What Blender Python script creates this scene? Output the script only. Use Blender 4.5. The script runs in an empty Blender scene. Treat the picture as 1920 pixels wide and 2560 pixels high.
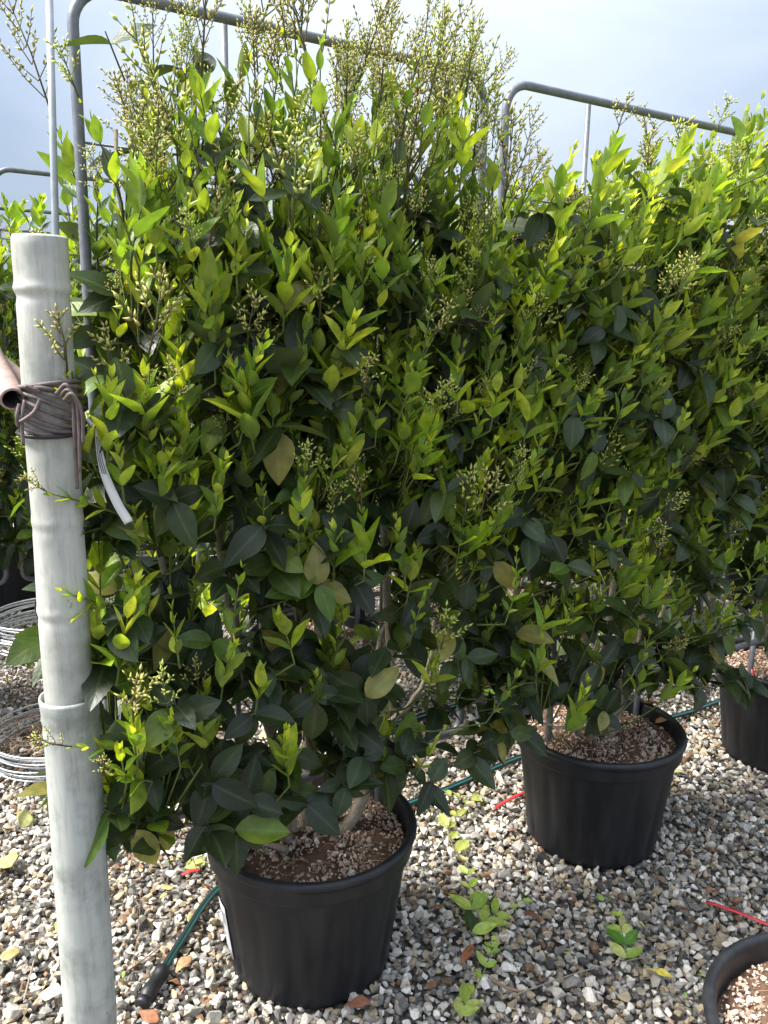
import bpy, math, random
import numpy as np
from mathutils import Matrix, Vector

# ------------------------------------------------------------------ camera, sky, sun
S = bpy.context.scene
COL = S.collection
CAM_H, PITCH, ROLL, FPX = 1.3091, 0.2128, 0.0176, 2117.9
_r0 = np.array([1, 0, 0.]); _d0 = np.array([0, -math.sin(PITCH), -math.cos(PITCH)])
FWD = np.array([0, math.cos(PITCH), -math.sin(PITCH)])
RIGHT = _r0 * math.cos(ROLL) - _d0 * math.sin(ROLL)
DOWN = _r0 * math.sin(ROLL) + _d0 * math.cos(ROLL)
cam = bpy.data.cameras.new('camera')
cam.sensor_fit = 'HORIZONTAL'; cam.sensor_width = 36.0; cam.lens = 36.0 * FPX / 1920
cam.clip_start = 0.02; cam.clip_end = 2000
camo = bpy.data.objects.new('camera', cam); COL.objects.link(camo)
camo.matrix_world = Matrix(((RIGHT[0], -DOWN[0], -FWD[0], 0), (RIGHT[1], -DOWN[1], -FWD[1], 0),
                            (RIGHT[2], -DOWN[2], -FWD[2], CAM_H), (0, 0, 0, 1)))
S.camera = camo
S.view_settings.view_transform = 'Standard'; S.view_settings.look = 'None'
S.view_settings.exposure = 1.8; S.view_settings.gamma = 1.0
S.view_settings.use_curve_mapping = False

SUN_AZ, SUN_EL = math.radians(-98), math.radians(54)      # azimuth from the view direction, towards the left
SUNV = Vector((math.sin(SUN_AZ) * math.cos(SUN_EL), math.cos(SUN_AZ) * math.cos(SUN_EL), math.sin(SUN_EL)))
sun = bpy.data.lights.new('sun', 'SUN'); sun.energy = 3.0; sun.angle = math.radians(20); sun.color = (1, .965, .91)
suno = bpy.data.objects.new('sun', sun); COL.objects.link(suno)
suno.rotation_euler = (-SUNV).to_track_quat('-Z', 'Y').to_euler()

world = bpy.data.worlds.new('World'); S.world = world; world.use_nodes = True
nt = world.node_tree; nt.nodes.clear()
def N(tree, kind, **kw):
    n = tree.nodes.new(kind)
    for k, v in kw.items():
        if k.startswith('i_'):
            n.inputs[k[2:].replace('_', ' ')].default_value = v
        else:
            setattr(n, k, v)
    return n
def ramp(tree, stops, interp='LINEAR'):
    r = tree.nodes.new('ShaderNodeValToRGB'); r.color_ramp.interpolation = interp
    e = r.color_ramp.elements
    while len(e) < len(stops): e.new(0.5)
    for el, (p, c) in zip(e, stops):
        el.position = p; el.color = (*c, 1) if len(c) == 3 else c
    return r
sky = N(nt, 'ShaderNodeTexSky', sky_type='NISHITA', sun_disc=False, sun_elevation=SUN_EL, sun_rotation=-SUN_AZ * -1)
skyscale = N(nt, 'ShaderNodeVectorMath', operation='SCALE'); skyscale.inputs['Scale'].default_value = 0.10
tc = N(nt, 'ShaderNodeTexCoord')
mp = N(nt, 'ShaderNodeMapping'); mp.inputs['Scale'].default_value = (1.0, 1.0, 2.6); mp.inputs['Location'].default_value = (3.1, 0.4, 1.2)
nz = N(nt, 'ShaderNodeTexNoise', i_Scale=1.7, i_Detail=5.0, i_Roughness=0.5, i_Distortion=0.35)
cr = ramp(nt, [(0.37, (.235, .29, .38)), (0.52, (.345, .395, .48)), (0.70, (.50, .54, .61))])
dotn = N(nt, 'ShaderNodeVectorMath', operation='DOT_PRODUCT'); dotn.inputs[1].default_value = SUNV
glow = ramp(nt, [(0.55, (0, 0, 0)), (0.80, (.09, .088, .082)), (1.0, (1.0, .97, .90))], 'EASE')
addg = N(nt, 'ShaderNodeVectorMath', operation='ADD')
mixc = N(nt, 'ShaderNodeMix', data_type='RGBA'); mixc.inputs[0].default_value = 0.88
bg = N(nt, 'ShaderNodeBackground'); wo = N(nt, 'ShaderNodeOutputWorld')
L = nt.links.new
L(sky.outputs[0], skyscale.inputs[0]); L(tc.outputs['Generated'], mp.inputs[0]); L(mp.outputs[0], nz.inputs['Vector'])
L(nz.outputs['Fac'], cr.inputs[0]); L(tc.outputs['Generated'], dotn.inputs[0]); L(dotn.outputs['Value'], glow.inputs[0])
# an overcast sky is three times brighter overhead than at the horizon: L = Lz (1 + 2 sin e) / 3
sepz = N(nt, 'ShaderNodeSeparateXYZ'); L(tc.outputs['Generated'], sepz.inputs[0])
cie = N(nt, 'ShaderNodeMapRange', clamp=True); cie.inputs['From Min'].default_value = 0; cie.inputs['From Max'].default_value = 1; cie.inputs['To Min'].default_value = .30; cie.inputs['To Max'].default_value = 1.25
L(sepz.outputs['Z'], cie.inputs['Value'])
cls = N(nt, 'ShaderNodeVectorMath', operation='SCALE'); L(cr.outputs[0], cls.inputs[0]); L(cie.outputs[0], cls.inputs['Scale'])
L(cls.outputs[0], addg.inputs[0]); L(glow.outputs[0], addg.inputs[1])
L(skyscale.outputs[0], mixc.inputs[6]); L(addg.outputs[0], mixc.inputs[7]); L(mixc.outputs[2], bg.inputs[0]); L(bg.outputs[0], wo.inputs[0])

S.cycles.max_bounces = 6; S.cycles.diffuse_bounces = 4; S.cycles.glossy_bounces = 2; S.cycles.transmission_bounces = 4; S.cycles.transparent_max_bounces = 8
S.cycles.use_denoising = True; S.cycles.adaptive_threshold = .02

# ------------------------------------------------------------------ helpers
rng = np.random.default_rng(7)
AZ = 0.5768                                                # direction of the pot rows on the ground
DV = np.array([math.cos(AZ), math.sin(AZ), 0]); NV = np.array([-DV[1], DV[0], 0])
P1 = np.array([-0.1404, 1.5816, 0]); SP = 0.8455
def W(t, n, z=0.0): return P1 + t * DV + n * NV + np.array([0, 0, z])
def ray(px, py):
    a, b = px - 960, py - 1280
    return FWD + RIGHT * a / FPX + DOWN * b / FPX
def atz(px, py, z=0.0):
    d = ray(px, py); return np.array([0, 0, CAM_H]) + d * (z - CAM_H) / d[2]
def atf(px, py, f):
    d = ray(px, py); return np.array([0, 0, CAM_H]) + d * f / d[1]
def project(p):
    q = p - np.array([0, 0, CAM_H]); zc = q @ FWD
    return np.stack([960 + FPX * (q @ RIGHT) / zc, 1280 + FPX * (q @ DOWN) / zc, zc], -1)
def unit(v):
    v = np.asarray(v, float); return v / (np.linalg.norm(v, axis=-1, keepdims=True) + 1e-12)

class Buf:
    """collects vertices, faces, a colour and a uv per vertex, and links them as one mesh"""
    def __init__(s): s.v = []; s.q = []; s.t = []; s.c = []; s.u = []; s.n = 0
    def add(s, v, quads=None, tris=None, col=(.5, .5, .5), uv=None):
        v = np.asarray(v, float); k = len(v)
        s.v.append(v)
        if quads is not None and len(quads): s.q.append(np.asarray(quads, np.int64) + s.n)
        if tris is not None and len(tris): s.t.append(np.asarray(tris, np.int64) + s.n)
        col = np.asarray(col, float)
        s.c.append(np.tile(col, (k, 1)) if col.ndim == 1 else col)
        s.u.append(np.zeros((k, 2)) if uv is None else np.asarray(uv, float))
        s.n += k
    def many(s, tpl, R, T, col):
        """tpl = (verts, quads, tris, uv, vcol or None); R (n,3,3) with columns as axes, T (n,3), col (n,3)"""
        v, q, t, uv, vc = tpl; n = len(T); k = len(v)
        if n == 0: return
        V = np.einsum('nij,kj->nki', R, v) + T[:, None]
        off = (np.arange(n) * k)[:, None, None]
        C = np.repeat(col[:, None], k, 1)
        if vc is not None: C = C * vc[None]
        s.add(V.reshape(-1, 3), (q[None] + off).reshape(-1, 4) if len(q) else None,
              (t[None] + off).reshape(-1, 3) if len(t) else None, C.reshape(-1, 3), np.tile(uv, (n, 1)))
    def mesh(s, name, mats, smooth=True):
        me = bpy.data.meshes.new(name)
        v = np.concatenate(s.v); me.vertices.add(len(v)); me.vertices.foreach_set('co', v.astype(np.float32).ravel())
        parts, starts, base = [], [], 0
        for arr, k in ((s.q, 4), (s.t, 3)):
            if arr:
                a = np.concatenate(arr); parts.append(a.ravel()); starts.append(base + np.arange(len(a)) * k); base += a.size
        idx = np.concatenate(parts); st = np.concatenate(starts)
        me.loops.add(len(idx)); me.loops.foreach_set('vertex_index', idx.astype(np.int32))
        me.polygons.add(len(st)); me.polygons.foreach_set('loop_start', st.astype(np.int32))
        me.polygons.foreach_set('use_smooth', np.full(len(st), smooth))
        me.update(calc_edges=True)
        ca = me.color_attributes.new('col', 'FLOAT_COLOR', 'POINT')
        c = np.concatenate(s.c); ca.data.foreach_set('color', np.concatenate([c, np.ones((len(c), 1))], 1).astype(np.float32).ravel())
        uvl = me.uv_layers.new(name='uv'); u = np.concatenate(s.u)[idx]; uvl.data.foreach_set('uv', u.astype(np.float32).ravel())
        for m in (mats if isinstance(mats, (list, tuple)) else [mats]): me.materials.append(m)
        return me
    def build(s, name, mat, parent=None, smooth=True):
        return link(name, s.mesh(name, mat, smooth), parent)

def link(name, me, parent=None):
    o = bpy.data.objects.new(name, me); COL.objects.link(o)
    if parent is not None: o.parent = parent
    return o
def tag(o, label=None, cat=None, group=None, kind=None):
    if label: o['label'] = label
    if cat: o['category'] = cat
    if group: o['group'] = group
    if kind: o['kind'] = kind
    return o
def empty(name, loc, rz=0.0):
    o = bpy.data.objects.new(name, None); COL.objects.link(o); o.location = loc; o.rotation_euler = (0, 0, rz); o.empty_display_size = .05
    return o
def copy_tree(o, parent=None):
    c = o.copy(); COL.objects.link(c); c.parent = parent
    for ch in o.children: copy_tree(ch, c)
    return c
def tube(buf, pts, rad, sides=8, col=(.5, .5, .5), cap=True, closed=False):
    pts = np.asarray(pts, float); n = len(pts); rad = np.broadcast_to(np.asarray(rad, float), (n,))
    if closed: tan = np.roll(pts, -1, 0) - np.roll(pts, 1, 0)
    else: tan = np.gradient(pts, axis=0)
    tan = unit(tan)
    ref = np.array([0, 0, 1.]) if abs(tan[0][2]) < .9 else np.array([1., 0, 0])
    nrm = np.zeros_like(pts); nrm[0] = unit(ref - tan[0] * (ref @ tan[0]))
    for i in range(1, n):
        w = nrm[i - 1] - tan[i] * (nrm[i - 1] @ tan[i]); nrm[i] = unit(w)
    bn = np.cross(tan, nrm)
    a = np.linspace(0, 2 * np.pi, sides, endpoint=False)
    V = pts[:, None] + rad[:, None, None] * (np.cos(a)[None, :, None] * nrm[:, None] + np.sin(a)[None, :, None] * bn[:, None])
    seg = n if closed else n - 1
    i = np.arange(seg)[:, None]; j = np.arange(sides)[None]
    i2 = (i + 1) % n; j2 = (j + 1) % sides
    Q = np.stack([i * sides + j, i * sides + j2, i2 * sides + j2, i2 * sides + j], -1).reshape(-1, 4)
    s = np.concatenate([[0], np.cumsum(np.linalg.norm(np.diff(pts, axis=0), axis=1))])
    UV = np.stack([np.repeat(s[:, None], sides, 1), np.repeat((a / (2 * np.pi))[None], n, 0)], -1).reshape(-1, 2)
    V = V.reshape(-1, 3); T = []
    if cap and not closed:
        V = np.concatenate([V, pts[:1], pts[-1:]]); UV = np.concatenate([UV, [[0, 0], [0, 0]]])
        c0, c1 = n * sides, n * sides + 1
        for k in range(sides):
            k2 = (k + 1) % sides
            T.append((c0, k2, k)); T.append((c1, (n - 1) * sides + k, (n - 1) * sides + k2))
    buf.add(V, Q, T, col, UV)
def lathe(buf, prof, seg=64, col=(.5, .5, .5), rib=None, center=(0, 0, 0)):
    prof = np.asarray(prof, float); n = len(prof); a = np.linspace(0, 2 * np.pi, seg, endpoint=False)
    r = np.repeat(prof[:, 0][:, None], seg, 1)
    if rib is not None: r = r + rib(a[None], prof[:, 1][:, None])
    V = np.stack([r * np.cos(a), r * np.sin(a), np.repeat(prof[:, 1][:, None], seg, 1)], -1).reshape(-1, 3) + np.asarray(center)
    i = np.arange(n - 1)[:, None]; j = np.arange(seg)[None]; j2 = (j + 1) % seg
    Q = np.stack([i * seg + j, i * seg + j2, (i + 1) * seg + j2, (i + 1) * seg + j], -1).reshape(-1, 4)
    UV = np.stack([np.repeat(prof[:, 1][:, None], seg, 1), np.repeat((a / (2 * np.pi))[None], n, 0)], -1).reshape(-1, 2)
    buf.add(V, Q, None, col, UV)
def smooth_path(pts, k=6):
    pts = np.asarray(pts, float); P = np.concatenate([[2 * pts[0] - pts[1]], pts, [2 * pts[-1] - pts[-2]]]); out = []
    for i in range(1, len(P) - 2):
        for u in np.linspace(0, 1, k, endpoint=False):
            p0, p1, p2, p3 = P[i - 1:i + 3]
            out.append(.5 * ((2 * p1) + (p2 - p0) * u + (2 * p0 - 5 * p1 + 4 * p2 - p3) * u * u + (3 * p1 - p0 - 3 * p2 + p3) * u ** 3))
    out.append(pts[-1]); return np.array(out)

# ------------------------------------------------------------------ materials
def new_mat(name):
    m = bpy.data.materials.new(name); m.use_nodes = True; t = m.node_tree; t.nodes.clear()
    out = t.nodes.new('ShaderNodeOutputMaterial'); b = t.nodes.new('ShaderNodeBsdfPrincipled')
    t.links.new(b.outputs[0], out.inputs[0])
    return m, t, b, out
def simple(name, color, rough=.5, metal=0.0, var=.25, scale=40.0, bump=0.0, bscale=200.0, spec=.5, stretch=(1, 1, 1)):
    m, t, b, out = new_mat(name); l = t.links.new
    tcx = N(t, 'ShaderNodeTexCoord'); mpx = N(t, 'ShaderNodeMapping'); mpx.inputs['Scale'].default_value = stretch
    l(tcx.outputs['Object'], mpx.inputs[0])
    n1 = N(t, 'ShaderNodeTexNoise', i_Scale=scale, i_Detail=6.0, i_Roughness=.6); l(mpx.outputs[0], n1.inputs['Vector'])
    c = np.array(color)
    r = ramp(t, [(.3, tuple(c * (1 - var))), (.7, tuple(np.minimum(c * (1 + var), 1)))]); l(n1.outputs['Fac'], r.inputs[0]); l(r.outputs[0], b.inputs['Base Color'])
    b.inputs['Roughness'].default_value = rough; b.inputs['Metallic'].default_value = metal; b.inputs['Specular IOR Level'].default_value = spec
    rr = N(t, 'ShaderNodeMapRange'); rr.inputs['To Min'].default_value = max(rough - .12, .05); rr.inputs['To Max'].default_value = min(rough + .15, 1)
    l(n1.outputs['Fac'], rr.inputs['Value']); l(rr.outputs[0], b.inputs['Roughness'])
    if bump:
        n2 = N(t, 'ShaderNodeTexNoise', i_Scale=bscale, i_Detail=4.0); l(mpx.outputs[0], n2.inputs['Vector'])
        bp = N(t, 'ShaderNodeBump'); bp.inputs['Strength'].default_value = bump; bp.inputs['Distance'].default_value = .002
        l(n2.outputs['Fac'], bp.inputs['Height']); l(bp.outputs[0], b.inputs['Normal'])
    return m
def leaf_material(name, per_object):
    m, t, b, out = new_mat(name); l = t.links.new
    if per_object: src = N(t, 'ShaderNodeObjectInfo').outputs['Color']
    else: src = N(t, 'ShaderNodeAttribute', attribute_name='col').outputs['Color']
    uv = N(t, 'ShaderNodeUVMap', uv_map='uv'); sx = N(t, 'ShaderNodeSeparateXYZ'); l(uv.outputs[0], sx.inputs[0])
    ax = N(t, 'ShaderNodeMath', operation='SUBTRACT'); ax.inputs[1].default_value = .5; l(sx.outputs['X'], ax.inputs[0])
    ab = N(t, 'ShaderNodeMath', operation='ABSOLUTE'); l(ax.outputs[0], ab.inputs[0])
    rib = ramp(t, [(0.0, (1, 1, 1)), (.035, (.75, .75, .75)), (.075, (0, 0, 0))]); l(ab.outputs[0], rib.inputs[0])
    # side veins: stripes slanting from the midrib
    vs = N(t, 'ShaderNodeMath', operation='MULTIPLY_ADD'); vs.inputs[1].default_value = -.55; l(ab.outputs[0], vs.inputs[0]); l(sx.outputs['Y'], vs.inputs[2])
    vm = N(t, 'ShaderNodeMath', operation='MULTIPLY'); vm.inputs[1].default_value = 7.0; l(vs.outputs[0], vm.inputs[0])
    fr = N(t, 'ShaderNodeMath', operation='FRACT'); l(vm.outputs[0], fr.inputs[0])
    vr = ramp(t, [(0.0, (1, 1, 1)), (.14, (0, 0, 0)), (.86, (0, 0, 0)), (1.0, (1, 1, 1))]); l(fr.outputs[0], vr.inputs[0])
    tcx = N(t, 'ShaderNodeTexCoord'); nz = N(t, 'ShaderNodeTexNoise', i_Scale=(3.0 if per_object else 55.0), i_Detail=4.0); l(tcx.outputs['Object'], nz.inputs['Vector'])
    nr = ramp(t, [(.28, (.62, .68, .66)), (.5, (1, 1, 1)), (.74, (1.38, 1.28, 1.2))]); l(nz.outputs['Fac'], nr.inputs[0])
    mul = N(t, 'ShaderNodeMix', data_type='RGBA', blend_type='MULTIPLY'); mul.inputs[0].default_value = 1; l(src, mul.inputs[6]); l(nr.outputs[0], mul.inputs[7])
    light = N(t, 'ShaderNodeMix', data_type='RGBA', blend_type='ADD'); light.inputs[7].default_value = (.055, .075, .03, 1); l(mul.outputs[2], light.inputs[6])
    rf = N(t, 'ShaderNodeMath', operation='MULTIPLY_ADD'); rf.inputs[1].default_value = .10; l(vr.outputs[0], rf.inputs[0])
    rm = N(t, 'ShaderNodeMath', operation='MULTIPLY'); rm.inputs[1].default_value = .7; l(rib.outputs[0], rm.inputs[0]); l(rm.outputs[0], rf.inputs[2])
    l(rf.outputs[0], light.inputs[0])
    geo = N(t, 'ShaderNodeNewGeometry')
    under = N(t, 'ShaderNodeMix', data_type='RGBA'); under.inputs[7].default_value = (.135, .17, .06, 1)
    um = N(t, 'ShaderNodeMath', operation='MULTIPLY'); um.inputs[1].default_value = .6; l(geo.outputs['Backfacing'], um.inputs[0]); l(um.outputs[0], under.inputs[0]); l(light.outputs[2], under.inputs[6])
    l(under.outputs[2], b.inputs['Base Color'])
    ro = N(t, 'ShaderNodeMapRange'); ro.inputs['To Min'].default_value = .27; ro.inputs['To Max'].default_value = .52; l(nz.outputs['Fac'], ro.inputs['Value'])
    ru = N(t, 'ShaderNodeMath', operation='MULTIPLY_ADD'); ru.inputs[1].default_value = .3; l(geo.outputs['Backfacing'], ru.inputs[0]); l(ro.outputs[0], ru.inputs[2]); l(ru.outputs[0], b.inputs['Roughness'])
    b.inputs['Specular IOR Level'].default_value = .55
    bp = N(t, 'ShaderNodeBump'); bp.inputs['Strength'].default_value = .2; bp.inputs['Distance'].default_value = .001
    hs = N(t, 'ShaderNodeMath', operation='ADD'); l(rib.outputs[0], hs.inputs[0]); l(vr.outputs[0], hs.inputs[1])
    hn = N(t, 'ShaderNodeMath', operation='MULTIPLY'); hn.inputs[1].default_value = -1; l(hs.outputs[0], hn.inputs[0]); l(hn.outputs[0], bp.inputs['Height']); l(bp.outputs[0], b.inputs['Normal'])
    tr = N(t, 'ShaderNodeBsdfTranslucent')
    tcol = N(t, 'ShaderNodeMix', data_type='RGBA', blend_type='MULTIPLY'); tcol.inputs[0].default_value = 1; tcol.inputs[7].default_value = (1.5, 1.45, .55, 1); l(mul.outputs[2], tcol.inputs[6]); l(tcol.outputs[2], tr.inputs[0])
    ms = N(t, 'ShaderNodeMixShader'); ms.inputs[0].default_value = .42; l(b.outputs[0], ms.inputs[1]); l(tr.outputs[0], ms.inputs[2]); l(ms.outputs[0], out.inputs[0])
    return m
def attr_material(name, rough=.7, var=.3, scale=120.0, bump=.4, bscale=300.0, spec=.4, transl=0.0):
    m, t, b, out = new_mat(name); l = t.links.new
    src = N(t, 'ShaderNodeAttribute', attribute_name='col').outputs['Color']
    tcx = N(t, 'ShaderNodeTexCoord'); nz = N(t, 'ShaderNodeTexNoise', i_Scale=scale, i_Detail=6.0, i_Roughness=.65); l(tcx.outputs['Object'], nz.inputs['Vector'])
    nr = ramp(t, [(.28, (1 - var,) * 3), (.72, (1 + var,) * 3)]); l(nz.outputs['Fac'], nr.inputs[0])
    mul = N(t, 'ShaderNodeMix', data_type='RGBA', blend_type='MULTIPLY'); mul.inputs[0].default_value = 1; l(src, mul.inputs[6]); l(nr.outputs[0], mul.inputs[7])
    l(mul.outputs[2], b.inputs['Base Color']); b.inputs['Roughness'].default_value = rough; b.inputs['Specular IOR Level'].default_value = spec
    if bump:
        n2 = N(t, 'ShaderNodeTexNoise', i_Scale=bscale, i_Detail=5.0); l(tcx.outputs['Object'], n2.inputs['Vector'])
        bp = N(t, 'ShaderNodeBump'); bp.inputs['Strength'].default_value = bump; bp.inputs['Distance'].default_value = .002; l(n2.outputs['Fac'], bp.inputs['Height']); l(bp.outputs[0], b.inputs['Normal'])
    if transl:
        tr = N(t, 'ShaderNodeBsdfTranslucent'); l(mul.outputs[2], tr.inputs[0]); ms = N(t, 'ShaderNodeMixShader'); ms.inputs[0].default_value = transl
        l(b.outputs[0], ms.inputs[1]); l(tr.outputs[0], ms.inputs[2]); l(ms.outputs[0], out.inputs[0])
    return m

M = {}
M['leaf'] = leaf_material('leaf_mass', False)
M['leaf_one'] = leaf_material('leaf_single', True)
M['bud'] = attr_material('flower_bud', rough=.55, var=.2, bump=0, transl=.25)
M['bark'] = attr_material('bark', rough=.85, var=.35, scale=160, bump=.6, bscale=400)
M['stone'] = attr_material('stone', rough=.75, var=.28, scale=140, bump=.5, bscale=420)
M['litter'] = attr_material('litter', rough=.7, var=.35, scale=60, bump=.3, bscale=250, transl=.15)
M['steel'] = simple('coated_steel', (.17, .18, .20), rough=.45, metal=.3, var=.22, scale=60, bump=.15, bscale=500)
M['galv'] = simple('galvanised_wire', (.50, .51, .52), rough=.45, metal=.6, var=.3, scale=90)
M['wire'] = simple('thin_wire', (.16, .17, .18), rough=.45, metal=.6, var=.3, scale=90)
M['rod'] = simple('grey_conduit', (.36, .385, .41), rough=.45, metal=.3, var=.15, scale=40)
M['rubber'] = simple('brown_cable', (.125, .095, .088), rough=.6, var=.35, scale=90, bump=.3, bscale=300)
M['rust'] = simple('rusty_pipe', (.33, .235, .205), rough=.7, var=.3, scale=35, bump=.3, bscale=200)
M['rust_in'] = simple('pipe_bore', (.045, .035, .032), rough=.9, var=.4, scale=60)
M['label'] = simple('white_plastic', (.74, .75, .76), rough=.4, var=.05, scale=30)
M['ink'] = simple('label_ink', (.08, .08, .09), rough=.6, var=.2, scale=30)
M['red'] = simple('red_plastic', (.55, .035, .045), rough=.4, var=.25, scale=80)
M['blackfit'] = simple('black_fitting', (.012, .012, .014), rough=.45, var=.3, scale=80)

def pot_material():
    m, t, b, out = new_mat('black_pot_plastic'); l = t.links.new
    tcx = N(t, 'ShaderNodeTexCoord')
    mp = N(t, 'ShaderNodeMapping'); mp.inputs['Scale'].default_value = (1, 1, .18); l(tcx.outputs['Object'], mp.inputs[0])
    n1 = N(t, 'ShaderNodeTexNoise', i_Scale=24.0, i_Detail=7.0, i_Roughness=.65); l(mp.outputs[0], n1.inputs['Vector'])
    n2 = N(t, 'ShaderNodeTexNoise', i_Scale=260.0, i_Detail=3.0); l(tcx.outputs['Object'], n2.inputs['Vector'])
    r1 = ramp(t, [(.42, (.0095, .0100, .0120)), (.66, (.022, .0225, .025)), (.84, (.060, .058, .055))]); l(n1.outputs['Fac'], r1.inputs[0])
    r2 = ramp(t, [(.72, (0, 0, 0)), (.8, (.05, .05, .048))]); l(n2.outputs['Fac'], r2.inputs[0])
    ad = N(t, 'ShaderNodeMix', data_type='RGBA', blend_type='ADD'); ad.inputs[0].default_value = .5; l(r1.outputs[0], ad.inputs[6]); l(r2.outputs[0], ad.inputs[7]); l(ad.outputs[2], b.inputs['Base Color'])
    rr = N(t, 'ShaderNodeMapRange'); rr.inputs['To Min'].default_value = .36; rr.inputs['To Max'].default_value = .62; l(n1.outputs['Fac'], rr.inputs['Value']); l(rr.outputs[0], b.inputs['Roughness'])
    n3 = N(t, 'ShaderNodeTexNoise', i_Scale=700.0, i_Detail=2.0); l(tcx.outputs['Object'], n3.inputs['Vector'])
    bp = N(t, 'ShaderNodeBump'); bp.inputs['Strength'].default_value = .12; bp.inputs['Distance'].default_value = .001; l(n3.outputs['Fac'], bp.inputs['Height']); l(bp.outputs[0], b.inputs['Normal'])
    b.inputs['Specular IOR Level'].default_value = .45
    return m
M['pot'] = pot_material()
def post_material(name, c, dirt):
    m, t, b, out = new_mat(name); l = t.links.new
    tcx = N(t, 'ShaderNodeTexCoord')
    mp = N(t, 'ShaderNodeMapping'); mp.inputs['Scale'].default_value = (1, 1, .09); l(tcx.outputs['Object'], mp.inputs[0])
    n1 = N(t, 'ShaderNodeTexNoise', i_Scale=120.0, i_Detail=6.0, i_Roughness=.7); l(mp.outputs[0], n1.inputs['Vector'])
    n2 = N(t, 'ShaderNodeTexNoise', i_Scale=9.0, i_Detail=6.0, i_Roughness=.62); l(tcx.outputs['Object'], n2.inputs['Vector'])
    n3 = N(t, 'ShaderNodeTexNoise', i_Scale=28.0, i_Detail=3.0, i_Roughness=.5); l(tcx.outputs['Object'], n3.inputs['Vector'])
    c = np.array(c)
    r1 = ramp(t, [(.28, tuple(c * .70)), (.5, tuple(c)), (.75, tuple(c * 1.08))]); l(n1.outputs['Fac'], r1.inputs[0])
    r2 = ramp(t, [(.34, tuple(np.array((.60, .62, .60)) * (1.25 - dirt * .5))), (.55, (1, 1, 1)), (.75, (1.04, 1.03, 1.0))]); l(n2.outputs['Fac'], r2.inputs[0])
    r3 = ramp(t, [(.66, (1, 1, 1)), (.735, (1, 1, 1)), (.76, (1 - .75 * dirt,) * 3)]); l(n3.outputs['Fac'], r3.inputs[0])
    a = N(t, 'ShaderNodeMix', data_type='RGBA', blend_type='MULTIPLY'); a.inputs[0].default_value = 1; l(r1.outputs[0], a.inputs[6]); l(r2.outputs[0], a.inputs[7])
    a2 = N(t, 'ShaderNodeMix', data_type='RGBA', blend_type='MULTIPLY'); a2.inputs[0].default_value = 1; l(a.outputs[2], a2.inputs[6]); l(r3.outputs[0], a2.inputs[7])
    l(a2.outputs[2], b.inputs['Base Color']); b.inputs['Roughness'].default_value = .62; b.inputs['Specular IOR Level'].default_value = .35
    bp = N(t, 'ShaderNodeBump'); bp.inputs['Strength'].default_value = .25; bp.inputs['Distance'].default_value = .001; l(n1.outputs['Fac'], bp.inputs['Height']); l(bp.outputs[0], b.inputs['Normal'])
    return m
M['post'] = post_material('weathered_pale_post', (.46, .462, .42), .55)
M['sleeve'] = post_material('weathered_pipe', (.42, .435, .405), 1.0)
def ground_material():
    m, t, b, out = new_mat('gravel_ground'); l = t.links.new
    tcx = N(t, 'ShaderNodeTexCoord')
    v = N(t, 'ShaderNodeTexVoronoi', i_Scale=62.0); l(tcx.outputs['Object'], v.inputs['Vector'])
    r = ramp(t, [(0, (.06, .055, .05)), (.3, (.17, .15, .125)), (.55, (.27, .26, .24)), (.8, (.4, .38, .35)), (1, (.55, .54, .52))])
    sx = N(t, 'ShaderNodeSeparateColor'); l(v.outputs['Color'], sx.inputs[0]); l(sx.outputs[0], r.inputs[0])
    dk = ramp(t, [(.25, (1, 1, 1)), (.6, (.25, .23, .2))]); l(v.outputs['Distance'], dk.inputs[0])
    a = N(t, 'ShaderNodeMix', data_type='RGBA', blend_type='MULTIPLY'); a.inputs[0].default_value = 1; l(r.outputs[0], a.inputs[6]); l(dk.outputs[0], a.inputs[7]); l(a.outputs[2], b.inputs['Base Color'])
    b.inputs['Roughness'].default_value = .9
    bp = N(t, 'ShaderNodeBump'); bp.inputs['Strength'].default_value = .8; bp.inputs['Distance'].default_value = .01; bp.invert = True
    l(v.outputs['Distance'], bp.inputs['Height']); l(bp.outputs[0], b.inputs['Normal'])
    return m
M['ground'] = ground_material()
def hose_material():
    m, t, b, out = new_mat('drip_hose'); l = t.links.new
    uv = N(t, 'ShaderNodeUVMap', uv_map='uv'); sx = N(t, 'ShaderNodeSeparateXYZ'); l(uv.outputs[0], sx.inputs[0])
    r = ramp(t, [(0, (.012, .016, .018)), (.09, (.012, .016, .018)), (.10, (.02, .17, .15)), (.16, (.02, .17, .15)), (.18, (.012, .016, .018))], 'LINEAR'); l(sx.outputs['Y'], r.inputs[0]); l(r.outputs[0], b.inputs['Base Color'])
    b.inputs['Roughness'].default_value = .32
    return m
M['hose'] = hose_material()

# ------------------------------------------------------------------ ground
POTS = []            # (x, y) of every pot base, so that no stone lies inside one
g = Buf(); a = 600.0
g.add([(-a, -a, -.008), (a, -a, -.008), (a, a, -.008), (-a, a, -.008)], [(0, 1, 2, 3)])
tag(g.build('ground', M['ground'], smooth=False), 'wide level ground of grey gravel', 'ground', kind='structure')

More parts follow.
